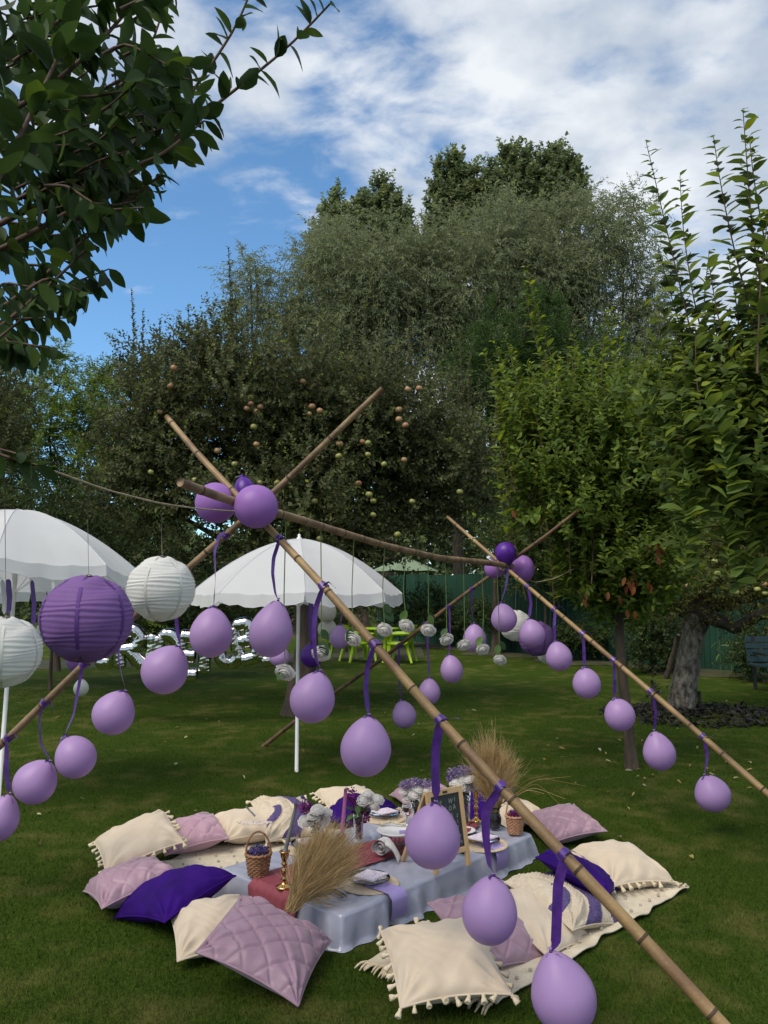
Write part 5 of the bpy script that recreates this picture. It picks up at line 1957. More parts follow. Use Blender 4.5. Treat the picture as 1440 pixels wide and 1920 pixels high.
# ------------------------------------------------------------------ picnic: rugs, cloths
def rug(label, o, a, b, seed):
    root = thing('rug', label, 'rug', o)
    nu, nv = 70, 28
    u = np.linspace(0, 1, nu)[:, None]; v = np.linspace(0, 1, nv)[None]
    wob = .010 * np.sin(u * 19 + seed) * (2 * v - 1) + .006 * np.sin(u * 43 + seed * 2) * (2 * v - 1)
    g = o + u[..., None] * a + v[..., None] * b + (nrm(b)) * wob[..., None]
    z = .020 + .007 * np.sin(u * 15 + v * 4 + seed) * np.sin(v * 9 + u * 6) + .004 * np.sin(u * 40 + v * 17)
    z = z + .008 * ((2 * v - 1) ** 6 + (2 * u - 1) ** 10) * np.sin(u * 33 + v * 11 + seed) ** 2
    g[..., 2] = z
    mb = MB().grid(g)
    g2 = g.copy(); g2[..., 2] = np.maximum(.003, g2[..., 2] - .008)
    mb.grid(g2[::-1])
    e = [g[:, 0], g[:, -1], g[0], g[-1]]
    for q in e:
        mb.tube(q - A(0, 0, .004), .005, 5)
    mb.build('weave', M['rug'], root)
    # fringe on both short ends
    for end in (0, 1):
        mb = MB()
        for k in range(46):
            t = (k + .5) / 46
            p = o + b * t + (a if end else 0 * a)
            d = nrm(a) * (1 if end else -1)
            ln = rng.uniform(.045, .08)
            sd_ = nrm(b) * rng.uniform(-.025, .025)
            q = np.array([p + A(0, 0, .02), p + d * ln * .5 + sd_ * .5 + A(0, 0, .03), p + d * ln + sd_ + A(0, 0, .012)])
            mb.tube(resample(q, 5), [.006, .0055, .0055, .005, .003], 5)
        mb.build('fringe', M['ivory'], root, kind='stuff')
    mb = MB()
    for i in range(17):
        for j in range(6):
            p = o + a * ((i + .5 * (j % 2) + .4) / 17.5) + b * ((j + .5) / 6)
            mb.lathe([(.001, .034), (.007, .032), (.008, .022)], 6, (np.eye(3), p))
    mb.build('tuft', M['tuft_dot'], root, kind='stuff')


rug('cream rug with small dots along the right side of the low table', RO, RA, RB, 1.)
rug('cream rug with small dots along the left side of the low table', LO, LA, LB, 3.)


def rounded_rect(a0, b0, a1, b1, r, n):
    pts = []
    for (cx, cy, s) in ((a1 - r, b0 + r, -math.pi / 2), (a1 - r, b1 - r, 0), (a0 + r, b1 - r, math.pi / 2), (a0 + r, b0 + r, math.pi)):
        for t in np.linspace(0, math.pi / 2, 7):
            pts.append((cx + r * math.cos(s + t), cy + r * math.sin(s + t)))
    pts.append(pts[0])
    p = np.array(pts)
    s = np.concatenate([[0], np.cumsum(np.linalg.norm(np.diff(p, axis=0), axis=1))])
    q = np.linspace(0, s[-1], n, endpoint=False)
    return np.stack([np.interp(q, s, p[:, 0]), np.interp(q, s, p[:, 1])], -1), q


def tablecloth():
    n = 420
    rings = []
    spec = [(.40, 0, 0), (.36, 0, 0), (.30, 0, 0), (.24, 0, 0), (.18, 0, 0), (.12, 0, 0), (.07, 0, 0), (.035, 0, 0), (.018, 0, .001), (.008, 0, .004), (.002, 0, .010), (0, .0, .020),
            (-.004, .5, .035), (-.010, .9, .06), (-.016, 1.4, .09), (-.020, 1.8, .118), (-.026, 2.1, .138), (-.036, 2.3, .146)]
    for ins, amp, dz in spec:
        a0, b0, a1, b1 = ins, ins, TL - ins, TW - ins
        p, s = rounded_rect(a0, b0, a1, b1, max(.004, .022 - ins * .02), n)
        base, s0 = rounded_rect(0, 0, TL, TW, .022, n)
        s0 = s0 / s0[-1]
        f = .008 * np.sin(s0 * 2 * np.pi * 21 + 1.2 * np.sin(s0 * 31)) + .006 * np.sin(s0 * 2 * np.pi * 38 + 2 * np.sin(s0 * 17)) + .004 * np.sin(s0 * 2 * np.pi * 9)
        f = f * (.35 + .9 * np.abs(np.sin(s0 * 13.7 + .6) * np.sin(s0 * 29.3 + 1.1)))
        nr = nrm(base - np.array([TL / 2, TW / 2]) * 1.0)
        # outward along the nearest edge
        dist = np.stack([base[:, 1], TL - base[:, 0], TW - base[:, 1], base[:, 0]], -1)
        w = np.exp(-dist / .02); w /= w.sum(1, keepdims=True)
        nr = w @ np.array([[0, -1], [1, 0], [0, 1], [-1, 0]], float)
        q = p + nr * (f * amp)[:, None]
        z = TH - dz + (.0042 * np.sin(s0 * 150 + ins * 60) * np.sin(s0 * 41 + ins * 33) if ins > .01 else 0)
        rings.append(TORG + EL * q[:, :1] + EW * q[:, 1:] + A(0, 0, 1) * (z + 0 * s0)[:, None])
    mb = MB().grid(np.array(rings)[::-1], close_v=True)
    c = np.arange(n)
    mb.f.setdefault(n, []).append((c + (len(rings) - 1) * n)[None]); mb.m.setdefault(n, []).append(np.zeros(1, int))
    o = mb.build('tablecloth', M['satin'], origin=TORG)
    tag(o, 'silvery blue satin cloth draped over the long low picnic table', 'tablecloth')
    # the board the cloth lies on
    root = thing('low_table', 'long low picnic table hidden under the satin cloth', 'table', TORG)
    MB().box(tp(TL / 2, TW / 2, .13), (TL - .03, TW - .03, .02), np.stack([EL, EW, A(0, 0, 1)], 1)).build('tabletop', M['pine'], root, smooth=False)
    for a in (.1, TL - .1):
        for bb in (.1, TW - .1):
            MB().box(tp(a, bb, .06), (.06, .06, .12), np.stack([EL, EW, A(0, 0, 1)], 1)).build('leg', M['pine'], root, smooth=False)


tablecloth()


def sheet_over(path, w0, wside, nx, ny, wav, seed):
    """cloth strip following a list of (along, height) through the vertical plane; wside lists its half width"""
    pass


def runner():
    # along the middle of the table, bunched, hanging over the near end
    s = np.concatenate([np.linspace(-.145, 0, 14), np.linspace(.012, TL - .10, 70)])
    v = np.linspace(-1, 1, 41)
    rows = []
    for q in s:
        if q < 0:
            a, z = -.012 - .012 * math.sin(-q / .145 * 1.5), TH - .004 + q
        else:
            a, z = q - .006, TH + .006
        wv = .15 + .02 * math.sin(q * 5.3 + 1) + .015 * math.sin(q * 11)
        off = TW * .50 + .02 * math.sin(q * 4)
        fold = .007 * np.abs(np.sin(v * 11 + 1.3 * math.sin(q * 6) + 2.2 * q)) + .005 * np.abs(np.sin(v * 19 - q * 5)) + .002
        if q < 0:
            r = tp(a, 0, z) + EW * (off + v[:, None] * (wv + .02)) - EL * (fold * 1.3)[:, None]
        else:
            r = tp(a, 0, z) + EW * (off + v[:, None] * wv) + A(0, 0, 1) * fold[:, None]
        rows.append(r)
    mb = MB().grid(np.array(rows))
    o = mb.build('table_runner', M['runner'], origin=tp(0, TW / 2, TH))
    tag(o, 'crumpled rose red runner down the middle of the satin table', 'runner')


runner()


def onT(px, py, z=TH + .004):
    return G(px, py, z)


def ab(p):
    return (p - TORG) @ EL, (p - TORG) @ EW


def disc_cloth(c, r, m, name, label, cat, grp, rings=20, th=.004):
    pr = [(.0005, th)]
    for k in range(1, rings + 1):
        rr = r * k / rings
        pr += [(rr - r / rings * .5, th + .0016), (rr, th)]
    pr += [(r + .003, th * .4), (r + .001, 0)]
    o = MB().lathe(pr, 40, (np.eye(3), c)).build(name, m, origin=c)
    return tag(o, label, cat, grp)


def setting(px, py, side, word, card_yaw, cut=True):
    """one place: round woven mat, lavender napkin falling over the table edge, glass plate, floral card"""
    c = onT(px, py, TH + .002)
    a, b = ab(c)
    out = -1 if side == 'right' else 1
    disc_cloth(c, .15, M['mat_woven'], 'placemat', 'round woven straw placemat at the %s place' % word, 'placemat', 'woven placemats')
    # napkin
    w = .055
    edge = 0 if out < 0 else TW
    rows = []
    s = np.linspace(0, abs(edge - b) + .01, 12)
    for q in s:
        rows.append([tp(a + t * w, b + out * q, TH + .011 + (.0015 * math.sin(q * 40 + t * 3))) for t in (-1, -.5, 0, .5, 1)])
    for q in np.linspace(.02, .115, 8):
        rows.append([tp(a + t * w * 1.02, edge + out * (.030 + .006 * math.sin(q * 30)), TH + .008 - q) for t in (-1, -.5, 0, .5, 1)])
    g = np.array(rows)
    mb = MB().grid(g)
    tag(mb.build('napkin', M['napkin'], origin=c), 'lavender napkin under the plate at the %s place' % word, 'napkin', 'lavender napkins')
    # glass plate with dark rim
    root = thing('plate', 'clear glass plate with dark rim at the %s place' % word, 'plate', c + A(0, 0, .014), 'glass plates')
    cc = c + A(0, 0, .014)
    dish = MB().lathe([(.0005, .002), (.06, .002), (.082, .008), (.103, .016), (.104, .018), (.08, .011), (.06, .005), (.0005, .005)], 40, (np.eye(3), cc)).build('dish', M['glass'], root)
    t = np.linspace(0, 2 * np.pi, 49)
    MB().tube(cc + np.stack([np.cos(t) * .104, np.sin(t) * .104, 0 * t + .018], -1), .0022, 6, caps=False).build('rim', M['rim'], dish)
    # card
    cy, sy = math.cos(card_yaw), math.sin(card_yaw)
    R = np.array([[cy, -sy, 0], [sy, cy, 0], [0, 0, 1]]) @ np.array([[1, 0, .0], [0, 1, 0], [0, -.05, 1]])
    o = MB().box(cc + A(.005, 0, .026), (.13, .13, .007), R).build('menu_card', M['card'], smooth=False, origin=cc)
    tag(o, 'square floral menu card lying on the plate at the %s place' % word, 'card', 'floral cards')
    if cut:
        d = nrm(-EW * out * .9 + EL * .1)
        for k, nm in enumerate(('knife', 'fork')):
            o_ = tp(a - .19 - .022 * k, b - out * .06, TH + .008)
            cutlery(nm, o_, d * 1.0, 'dark steel %s left of the %s place' % (nm, word))


def cutlery(kind, o, d, label):
    s = nrm(np.cross(A(0, 0, 1), d))
    mb = MB()
    e = o + d * -.10
    f = o + d * .08
    mb.tube(np.array([e, e + d * .05 + A(0, 0, .004), o + A(0, 0, .005)]), [.005, .0045, .003], 6)
    if kind == 'knife':
        t = np.linspace(0, 1, 7)[:, None]
        g = np.stack([o + A(0, 0, .004) + d * t * .095 - s * .004, o + A(0, 0, .006) + d * t * .095, o + A(0, 0, .004) + d * t * .095 + s * (.007 * (1 - t ** 5))], 1).reshape(7, 3, 3)
        mb.grid(g)
    else:
        g = np.stack([o + d * x - s * w + A(0, 0, .004 + z) for x, w, z in ((0, .003, 0), (.02, .009, -.002), (.04, .011, -.001))])
        g2 = np.stack([o + d * x + s * w + A(0, 0, .004 + z) for x, w, z in ((0, .003, 0), (.02, .009, -.002), (.04, .011, -.001))])
        mb.grid(np.stack([g, g2], 1))
        for k in (-1.5, -.5, .5, 1.5):
            mb.tube(np.array([o + d * .038 + s * k * .006 + A(0, 0, .004), o + d * .085 + s * k * .0055 + A(0, 0, .008)]), [.0016, .0012], 5)
    tag(mb.build(kind, M['cutlery'], origin=o), label, kind)


setting(692, 1657, 'right', 'near right', .95)
setting(903, 1583, 'right', 'far right', .75)
setting(580, 1590, 'left', 'near left', .4, cut=False)
setting(720, 1533, 'left', 'far left', .6, cut=False)


# ------------------------------------------------------------------ pillows
def rod(w):
    w = np.asarray(w, float)
    t = np.linalg.norm(w)
    if t < 1e-9:
        return np.eye(3)
    k = w / t
    K = np.array([[0, -k[2], k[1]], [k[2], 0, -k[0]], [-k[1], k[0], 0]])
    return np.eye(3) + math.sin(t) * K + (1 - math.cos(t)) * K @ K


TAS = None


def tassel_mesh():
    mb = MB()
    mb.lathe([(.001, 0), (.006, -.002), (.009, -.008), (.007, -.014), (.009, -.018), (.013, -.030), (.015, -.040), (.010, -.043), (.001, -.040)], 8)
    me = mb.mesh('tassel')
    me.materials.append(M['ivory'])
    return me


TAS = tassel_mesh()


def pillow(label, par, m, T=.085, style='plain', tassels=(), ntas=9, n=None, zmin=.012, grp=None, seedv=None):
    x, y, z, rx, ry, yaw, a, b = par
    R = rod((rx, ry, 0)) @ rod((0, 0, yaw))
    if R[2, 2] < 0:
        R = R @ np.diag([1, -1, -1])
    C = A(x, y, z)
    root = thing('pillow', label, 'pillow', A(x, y, 0), grp or 'picnic cushions')
    n = n or (92 if style in ('quilt', 'motif') else 60)
    s = np.linspace(-1, 1, n)
    s = np.sign(s) * (1 - (1 - np.abs(s)) ** 1.25)
    U, V = np.meshgrid(s, s, indexing='ij')
    ph = rng.uniform(0, 6, 6)
    pull = .055
    X = U * (1 - pull * (1 - V ** 2) * U ** 2 * .9) * a * 1.05
    Y = V * (1 - pull * (1 - U ** 2) * V ** 2 * .9) * b * 1.05
    prof = ((1 - np.abs(U) ** 2.4).clip(0) * (1 - np.abs(V) ** 2.4).clip(0)) ** .56
    wr = .0
    # creases running in from the corners and along the seams
    rad = np.sqrt((1 - np.abs(U)) ** 2 + (1 - np.abs(V)) ** 2)
    ang = np.arctan2(1 - np.abs(V), 1 - np.abs(U))
    wr = .012 * np.sin(ang * 11 + ph[0]) * np.exp(-(rad / .7) ** 2) * np.minimum(1, rad / .08)
    wr += .006 * np.sin(U * 5 + V * 3 + ph[1]) * np.sin(V * 6 + ph[2]) + .004 * np.sin(U * 13 + ph[3] + 2 * V) * np.exp(-((1 - np.abs(V)) / .3) ** 2)
    wr += .0045 * np.sin(V * 14 + ph[4] + 2 * U) * np.exp(-((1 - np.abs(U)) / .3) ** 2)
    fine = .0018 * np.sin(U * 23 + 3 * np.sin(V * 5 + ph[5])) * np.sin(V * 17 + ph[2])
    T = T * (1 + .16 * np.sin(U * 1.7 + ph[0]) * np.sin(V * 1.5 + ph[1]))
    top = T * prof + wr * np.minimum(1, prof * 3) + fine * prof
    mi = np.zeros((n - 1, n - 1), int)
    if style == 'quilt':
        q1, q2 = (X + Y) / .125, (X - Y) / .125
        d1 = np.abs(q1 - np.round(q1)); d2 = np.abs(q2 - np.round(q2))
        puff = np.minimum(d1, d2)
        top = top - .009 * np.exp(-(puff / .055) ** 2) * np.minimum(1, prof * 4) + .004 * np.minimum(1, puff * 3) * prof
    if style == 'motif':
        u1, v1 = U + .25, V + .85
        r1 = np.sqrt((U * .9) ** 2 + v1 ** 2)
        mk_ = ((r1 > .95) & (r1 < 1.33) & (V < .75)) | ((r1 < .55) & (r1 > .28) & (U > -.1)) | (((U - .8) ** 2 + (V - .85) ** 2) < .12) | (((U + .8) ** 2 + (V - .9) ** 2) < .10)
        tuf = mk_ * (.007 + .0025 * np.sin(U * 90) * np.sin(V * 90))
        loop = ((r1 > .62) & (r1 < .85))
        top = top + (tuf + loop * (.006 + .003 * np.sin(U * 60 + V * 40))) * np.minimum(1, prof * 3)
        mc = mk_[:-1, :-1] & mk_[1:, 1:]
        mi[mc] = 1
    bot = -T * prof * .9

    def W(zz):
        g = C + X[..., None] * R[:, 0] + Y[..., None] * R[:, 1] + zz[..., None] * R[:, 2]
        # weight: what would sink below the ground is pressed flat on it
        g[..., 2] -= .012 * (np.maximum(np.abs(U), np.abs(V)) ** 6) * (np.abs(U * V) ** 2)
        low = g[..., 2] < zmin
        g[..., 2] = np.where(low, zmin + .10 * (g[..., 2] - zmin) * 0 + .0, g[..., 2])
        return g
    gt, gb = W(top), W(bot)
    mb = MB().grid(gt, mi=mi.reshape(-1))
    mb.grid(gb[::-1])
    e = np.concatenate([gt[:, 0], gt[-1, 1:], gt[::-1, -1][1:], gt[0, ::-1][1:]])
    mb.tube(e, .0045, 5, caps=False)
    mats = [M[m]] + ([M['motif']] if style == 'motif' else [])
    mb.build('cover', mats, root)
    if tassels:
        ed = {'u-': gt[0], 'u+': gt[-1], 'v-': gt[:, 0], 'v+': gt[:, -1]}
        for k in tassels:
            q = ed[k]
            q = resample(q, ntas)
            outw = {'u-': -R[:, 0], 'u+': R[:, 0], 'v-': -R[:, 1], 'v+': R[:, 1]}[k]
            for p in q:
                dn = nrm(outw * 1.0 + A(0, 0, -.5) + rng.normal(0, .42, 3))
                if p[2] < .05:
                    dn[2] = max(dn[2], -.15); dn = nrm(dn)
                xx = nrm(np.cross(dn, A(.2, .9, .3))); yy = np.cross(dn, xx)
                sc = rng.uniform(.65, .95)
                p2 = p.copy(); p2[2] = max(p2[2], .022)
                inst('tassel', TAS, root, (np.stack([xx, yy, -dn], 1) * sc, p2))
    return root


pillow('cream tasselled pillow leaning at the far left of the picnic', (-1.423, 4.72, 0.175, 0.221, -0.196, -1.096, 0.221, 0.204), 'cream', .085, tassels=('v-', 'v+', 'u+'))
pillow('pink quilted pillow behind the far left tasselled pillow', (-1.20, 5.10, 0.10, 0.10, -0.12, 5.101, 0.20, 0.18), 'pink', .085, 'quilt')
pillow('mauve quilted pillow lying below the far left tasselled pillow', (-1.319, 4.277, 0.10, -0.008, -0.25, 5.263, 0.226, 0.185), 'mauve', .10, 'quilt')
pillow('deep purple velvet pillow at the left between mauve and cream pillows', (-1.027, 4.051, 0.119, 0.027, -0.309, 5.576, 0.213, 0.202), 'velvet', .095)
pillow('plain cream pillow half under the front mauve quilted pillow', (-0.774, 3.774, 0.08, 0.077, 0.013, 5.059, 0.213, 0.175), 'cream', .08)
pillow('large mauve quilted pillow at the front left of the table', (-0.488, 3.470, 0.135, 0.160, 0.352, -0.188, 0.215, 0.228), 'mauve', .075, 'quilt')
pillow('plain cream pillow at the back left with a printed fan on it', (-0.886, 5.314, 0.09, 0.010, 0.028, 5.151, 0.220, 0.20), 'cream', .09)
pillow('cream pillow with purple tufted arcs behind the near flower vase', (-0.631, 5.345, 0.125, 0.26, 0.20, 5.127, 0.218, 0.19), 'cream_rough', .085, 'motif', tassels=('u-', 'u+'), ntas=5)
pillow('cream tasselled pillow farthest back in the middle', (-0.245, 5.932, 0.09, 0.057, 0.057, 5.086, 0.225, 0.20), 'cream', .08, tassels=('u-', 'v-'), ntas=8)
pillow('purple velvet pillow behind the pink candle', (-0.171, 5.60, 0.10, 0.094, 0.013, 5.899, 0.19, 0.209), 'velvet', .09)
pillow('mauve pillow lying alone at the back behind the white bouquet', (0.299, 6.146, 0.075, -0.047, -0.098, 4.962, 0.221, 0.198), 'mauve', .07, 'quilt')
pillow('mauve quilted pillow at the far right end of the table', (1.169, 5.343, 0.09, 0.08, -0.12, 4.935, 0.214, 0.19), 'mauve', .085, 'quilt')
pillow('purple velvet pillow behind the far brass candlestick', (0.66, 5.72, 0.10, 0.1, -0.1, 5.4, 0.21, 0.20), 'velvet', .09)
pillow('plain cream pillow behind the black vase', (0.86, 5.62, 0.085, 0.05, 0, 5.3, 0.19, 0.18), 'cream', .08)
pillow('cream pillow with a tasselled edge at the far end of the right rug', (1.30, 4.53, 0.10, 0.07, 0.10, 5.064, 0.205, 0.19), 'cream', .09, tassels=('u+', 'v-'), ntas=9)
pillow('purple velvet pillow standing between cream pillows on the right rug', (1.00, 4.23, 0.165, -0.059, 0.45, -0.416, 0.182, 0.224), 'velvet', .07)
pillow('cream pillow with purple tufted arcs on the right rug', (0.878, 4.021, 0.10, 0.040, 0.30, 5.406, 0.205, 0.205), 'cream_rough', .08, 'motif', tassels=('u-',), ntas=6)
pillow('plain cream pillow on the right rug below the tufted one', (0.70, 3.85, 0.085, 0.097, 0.34, 5.538, 0.20, 0.202), 'cream', .07)
pillow('mauve quilted pillow on the right rug behind the front cream pillow', (0.466, 3.683, 0.105, 0.25, 0.33, 5.277, 0.195, 0.201), 'mauve', .075, 'quilt')
pillow('large cream pillow with tassels at the front end of the right rug', (0.230, 3.326, 0.14, 0.152, -0.014, -1.414, 0.233, 0.20), 'cream', .08, tassels=('u-', 'u+', 'v-', 'v+'), ntas=9)


# printed fan and pen on the back left pillow
def fan():
    c = G(480, 1537, .185)
    mb = MB()
    t = np.linspace(-1.2, 1.2, 19)
    r = np.linspace(.03, .125, 5)
    g = np.array([[c + A(math.sin(a) * q, -.02 - math.cos(a) * q * .35, .008 * (i % 2) - .02 * math.cos(a) * q * 6) for q in r] for i, a in enumerate(t)])
    mb.grid(g)
    mb.grid((g - A(0, 0, .002))[::-1])
    tag(mb.build('paper_fan', M['fan_print'], origin=c), 'small printed paper fan lying on the back left cream pillow', 'fan')
    a, b = P(478, 1530, c[1]), P(461, 1512, c[1] + .05)
    tag(MB().tube([a, b], .006, 6).build('stick', M['wax_grey'], origin=a), 'pale stick pointing up behind the printed fan', 'stick')


fan()


# ------------------------------------------------------------------ things on the table
def basket(label, px, py, r, h, m, flo, flabel, hand=.11):
    c = onT(px, py, TH + .012)
    root = thing('wicker_basket', label, 'basket', c)
    k = 11
    n = 40
    an = np.linspace(0, 2 * np.pi, n + 1)
    mb = MB()
    for i in range(k):
        z = h * (i + .5) / k
        rr = r * (.74 + .26 * (z / h)) + .0035 * np.sin(an * 13 + i * math.pi)
        q = c + np.stack([np.cos(an) * rr, np.sin(an) * rr, 0 * an + z], -1)
        mb.tube(q, h / k * .58, 5, caps=False)
    mb.lathe([(.0005, .003), (r * .72, .003)], 20, (np.eye(3), c))
    mb.lathe([(r * .70, .002), (r * .95, h * .97)], 20, (np.eye(3), c))
    wb = mb.build('woven_body', M[m], root)
    q = c + np.stack([np.cos(an) * r * 1.04, np.sin(an) * r * 1.04, 0 * an + h + .003 * np.sin(an * 15)], -1)
    MB().tube(q, .0075, 7, caps=False).build('rim', M[m], wb)
    t = np.linspace(0, math.pi, 20)
    MB().tube(c + np.stack([np.cos(t) * r * 1.02, -.1 * r * np.sin(t), h + np.sin(t) * hand], -1), .0052, 7).build('handle', M[m], root)
    fc = c + A(0, 0, h)
    fr = thing('flower_bunch', flabel, 'flowers', c + A(0, 0, .01))
    for j in range(9):
        a = j * 2.4; rr = r * .72 * math.sqrt((j + .5) / 9)
        blossom(fr, fc + A(math.cos(a) * rr, math.sin(a) * rr, .008 + .012 * (1 - j / 9)), r * .32, 60, flo)


def blossom(root, c, r, n, m, sq=(1, 1, .9), name='blossom'):
    u = nrm(rng.normal(0, 1, (n, 3)))
    p = c + u * r * rng.uniform(.5, 1, (n, 1)) * A(*sq)
    ln = rng.uniform(.35, .6, n) * min(r, .03)
    l = dict(P=p, D=nrm(u * .4 + rng.normal(0, .8, (n, 3))), N=nrm(u + rng.normal(0, .4, (n, 3))), L=ln, W=ln * .8)
    mb = MB(); leaf_mesh(mb, l, 'simple', -.3)
    return mb.build(name, M[m], root, smooth=False)


basket('small brown wicker basket with arched handle at the near left corner', 484, 1640, .062, .105, 'wicker', 'lavender', 'bunch of blue lavender in the near wicker basket')
basket('small pale wicker basket at the far right corner of the table', 966, 1562, .052, .10, 'wicker_pale', 'magenta_flower', 'purple blossoms in the pale far basket')


def candlestick(label, px, py, h, r):
    c = onT(px, py, TH + .016)
    k = h / .20
    pr = np.array([(.0005, 0), (.040, 0), (.042, .006), (.036, .012), (.020, .020), (.012, .030), (.010, .040), (.017, .048), (.010, .056), (.009, .066), (.015, .080), (.018, .092), (.012, .106),
                   (.008, .116), (.014, .124), (.017, .130), (.010, .138), (.012, .148), (.020, .172), (.021, .190), (.026, .194), (.026, .200), (.013, .200), (.012, .19), (.0005, .19)])
    pr[:, 1] *= k; pr[:, 0] *= r
    o = MB().lathe(pr, 28, (np.eye(3), c)).build('candlestick', M['gold'], origin=c)
    tag(o, label, 'candlestick', 'brass candlesticks on the table')
    return c + A(0, 0, h - .01)


def taper(label, b, px, py, m, r=.0105):
    e = P(px, py, b[1] - .005)
    q = np.array([b, (b + e) / 2 + A(.002, 0, 0), e])
    root = thing('candle', label, 'candle', b)
    MB().tube(resample(q, 8), np.linspace(r * 1.05, r * .8, 8), 12).build('wax', M[m], root)
    MB().tube([e, e + A(.001, 0, .012)], .0012, 5).build('wick', M['iron'], root)


b = candlestick('near brass candlestick on the red runner at the front of the table', 533, 1664, .172, 1.0)
taper('grey taper candle in the near brass candlestick', b, 556, 1506, 'wax_grey')
b = candlestick('far brass candlestick on the red runner near the black vase', 893, 1540, .185, .9)
taper('short pale grey taper in the far brass candlestick', b, 900, 1455, 'wax_grey', .009)
b = candlestick('middle brass candlestick hidden in the pampas grass', 640, 1620, .15, .9)
taper('pink taper candle rising out of the pampas grass', b, 648, 1479, 'wax_pink', .0105)


def bouquet(label, px, py, heads, puffs, puffm, vlabel, vh=.20, vr=.035, dz=0.):
    c = onT(px, py, TH + .012)
    Y = c[1]
    root = thing('glass_vase', vlabel, 'vase', c)
    MB().lathe([(.0005, .002), (vr * .8, .002), (vr * .85, .02), (vr * .9, vh * .6), (vr * 1.1, vh), (vr * 1.1 - .003, vh), (vr * .9 - .003, vh * .6), (vr * .8, .02), (.0005, .01)], 24, (np.eye(3), c)).build('vessel', M['glass'], root)
    fr = thing('bouquet', label, 'flowers', c + A(0, 0, .02))
    for (x, y, r) in heads:
        p = P(x, y, Y + rng.uniform(-.05, .05) + dz)
        mb = MB(); rose_head(mb, p - A(0, 0, r * .6), nrm(A(rng.uniform(-.5, .5), rng.uniform(-.9, -.1), 1)), r * 1.12)
        mb.build('flower_head', M['rose'], fr)
        q = resample([c + A(*rng.uniform(-.012, .012, 2), .03), c + A(*rng.uniform(-.02, .02, 2), vh), p - A(0, 0, r * .5)], 8)
        MB().tube(q, .0026, 5).build('stem', M['twig'], fr)
    for (x, y, rx, ry) in puffs:
        p = P(x, y, Y + rng.uniform(0, .06) + dz)
        k = Y / F_PX
        blossom(fr, p, .03, 170, puffm, (rx * k / .03, rx * k / .03, ry * k / .03), 'blossom_cluster')
        q = resample([c + A(*rng.uniform(-.012, .012, 2), .03), c + A(0, 0, vh), p], 8)
        MB().tube(q, .0026, 5).build('stem', M['green_stem'], fr)
    us = LEAFUNIT.get('bouquet') or leaf_units('bouquet', M['rose_leaf'])
    for k in range(6):
        p = c + A(0, 0, vh * rng.uniform(.9, 1.2)) + A(*rng.uniform(-.03, .03, 2), 0)
        D = nrm(A(rng.uniform(-1, 1), rng.uniform(-1, .3), rng.uniform(-.2, .5)))
        Nn = nrm(A(0, -.3, 1)); Sd = nrm(np.cross(D, Nn)); Nn = np.cross(Sd, D)
        inst('leaf', us[k % 5], fr, (np.stack([Sd * .035, D * .07, Nn * .035], 1), p))


bouquet('white and magenta bouquet behind the near candle', 592, 1598, [(574, 1536, .034), (590, 1528, .036), (604, 1535, .036), (596, 1516, .032), (612, 1522, .030)], [(573, 1513, 13, 11), (584, 1517, 8, 8)], 'magenta_flower', 'tall glass vase behind the pampas grass at the near end', .17, .032)
bouquet('white and magenta bouquet right of the pink candle', 672, 1578, [(682, 1497, .032), (695, 1502, .034), (690, 1488, .03), (708, 1496, .028), (682, 1510, .028), (700, 1510, .026)], [(657, 1492, 11, 14), (668, 1505, 12, 12), (676, 1523, 12, 14), (664, 1532, 10, 12), (684, 1532, 8, 9)], 'magenta_flower', 'glass vase at the middle left of the table', .16, .032)
bouquet('white rose bouquet with pale lilac behind the chalkboard, left of it', 780, 1545, [(758, 1485, .030), (770, 1477, .033), (784, 1480, .033), (776, 1490, .032), (792, 1489, .032), (800, 1482, .026), (764, 1494, .026)], [(760, 1471, 12, 8), (778, 1467, 14, 7), (798, 1470, 12, 7)], 'lilac_flower', 'glass vase behind the chalkboard', .14, .035)
bouquet('white rose bouquet with pale lilac right of the chalkboard', 872, 1546, [(855, 1467, .034), (868, 1459, .036), (882, 1461, .036), (890, 1468, .034), (862, 1473, .032), (878, 1472, .034)], [(852, 1448, 13, 8), (868, 1444, 14, 7), (845, 1458, 8, 8), (884, 1446, 10, 7)], 'lilac_flower', 'tall glass vase right of the chalkboard', .20, .036)


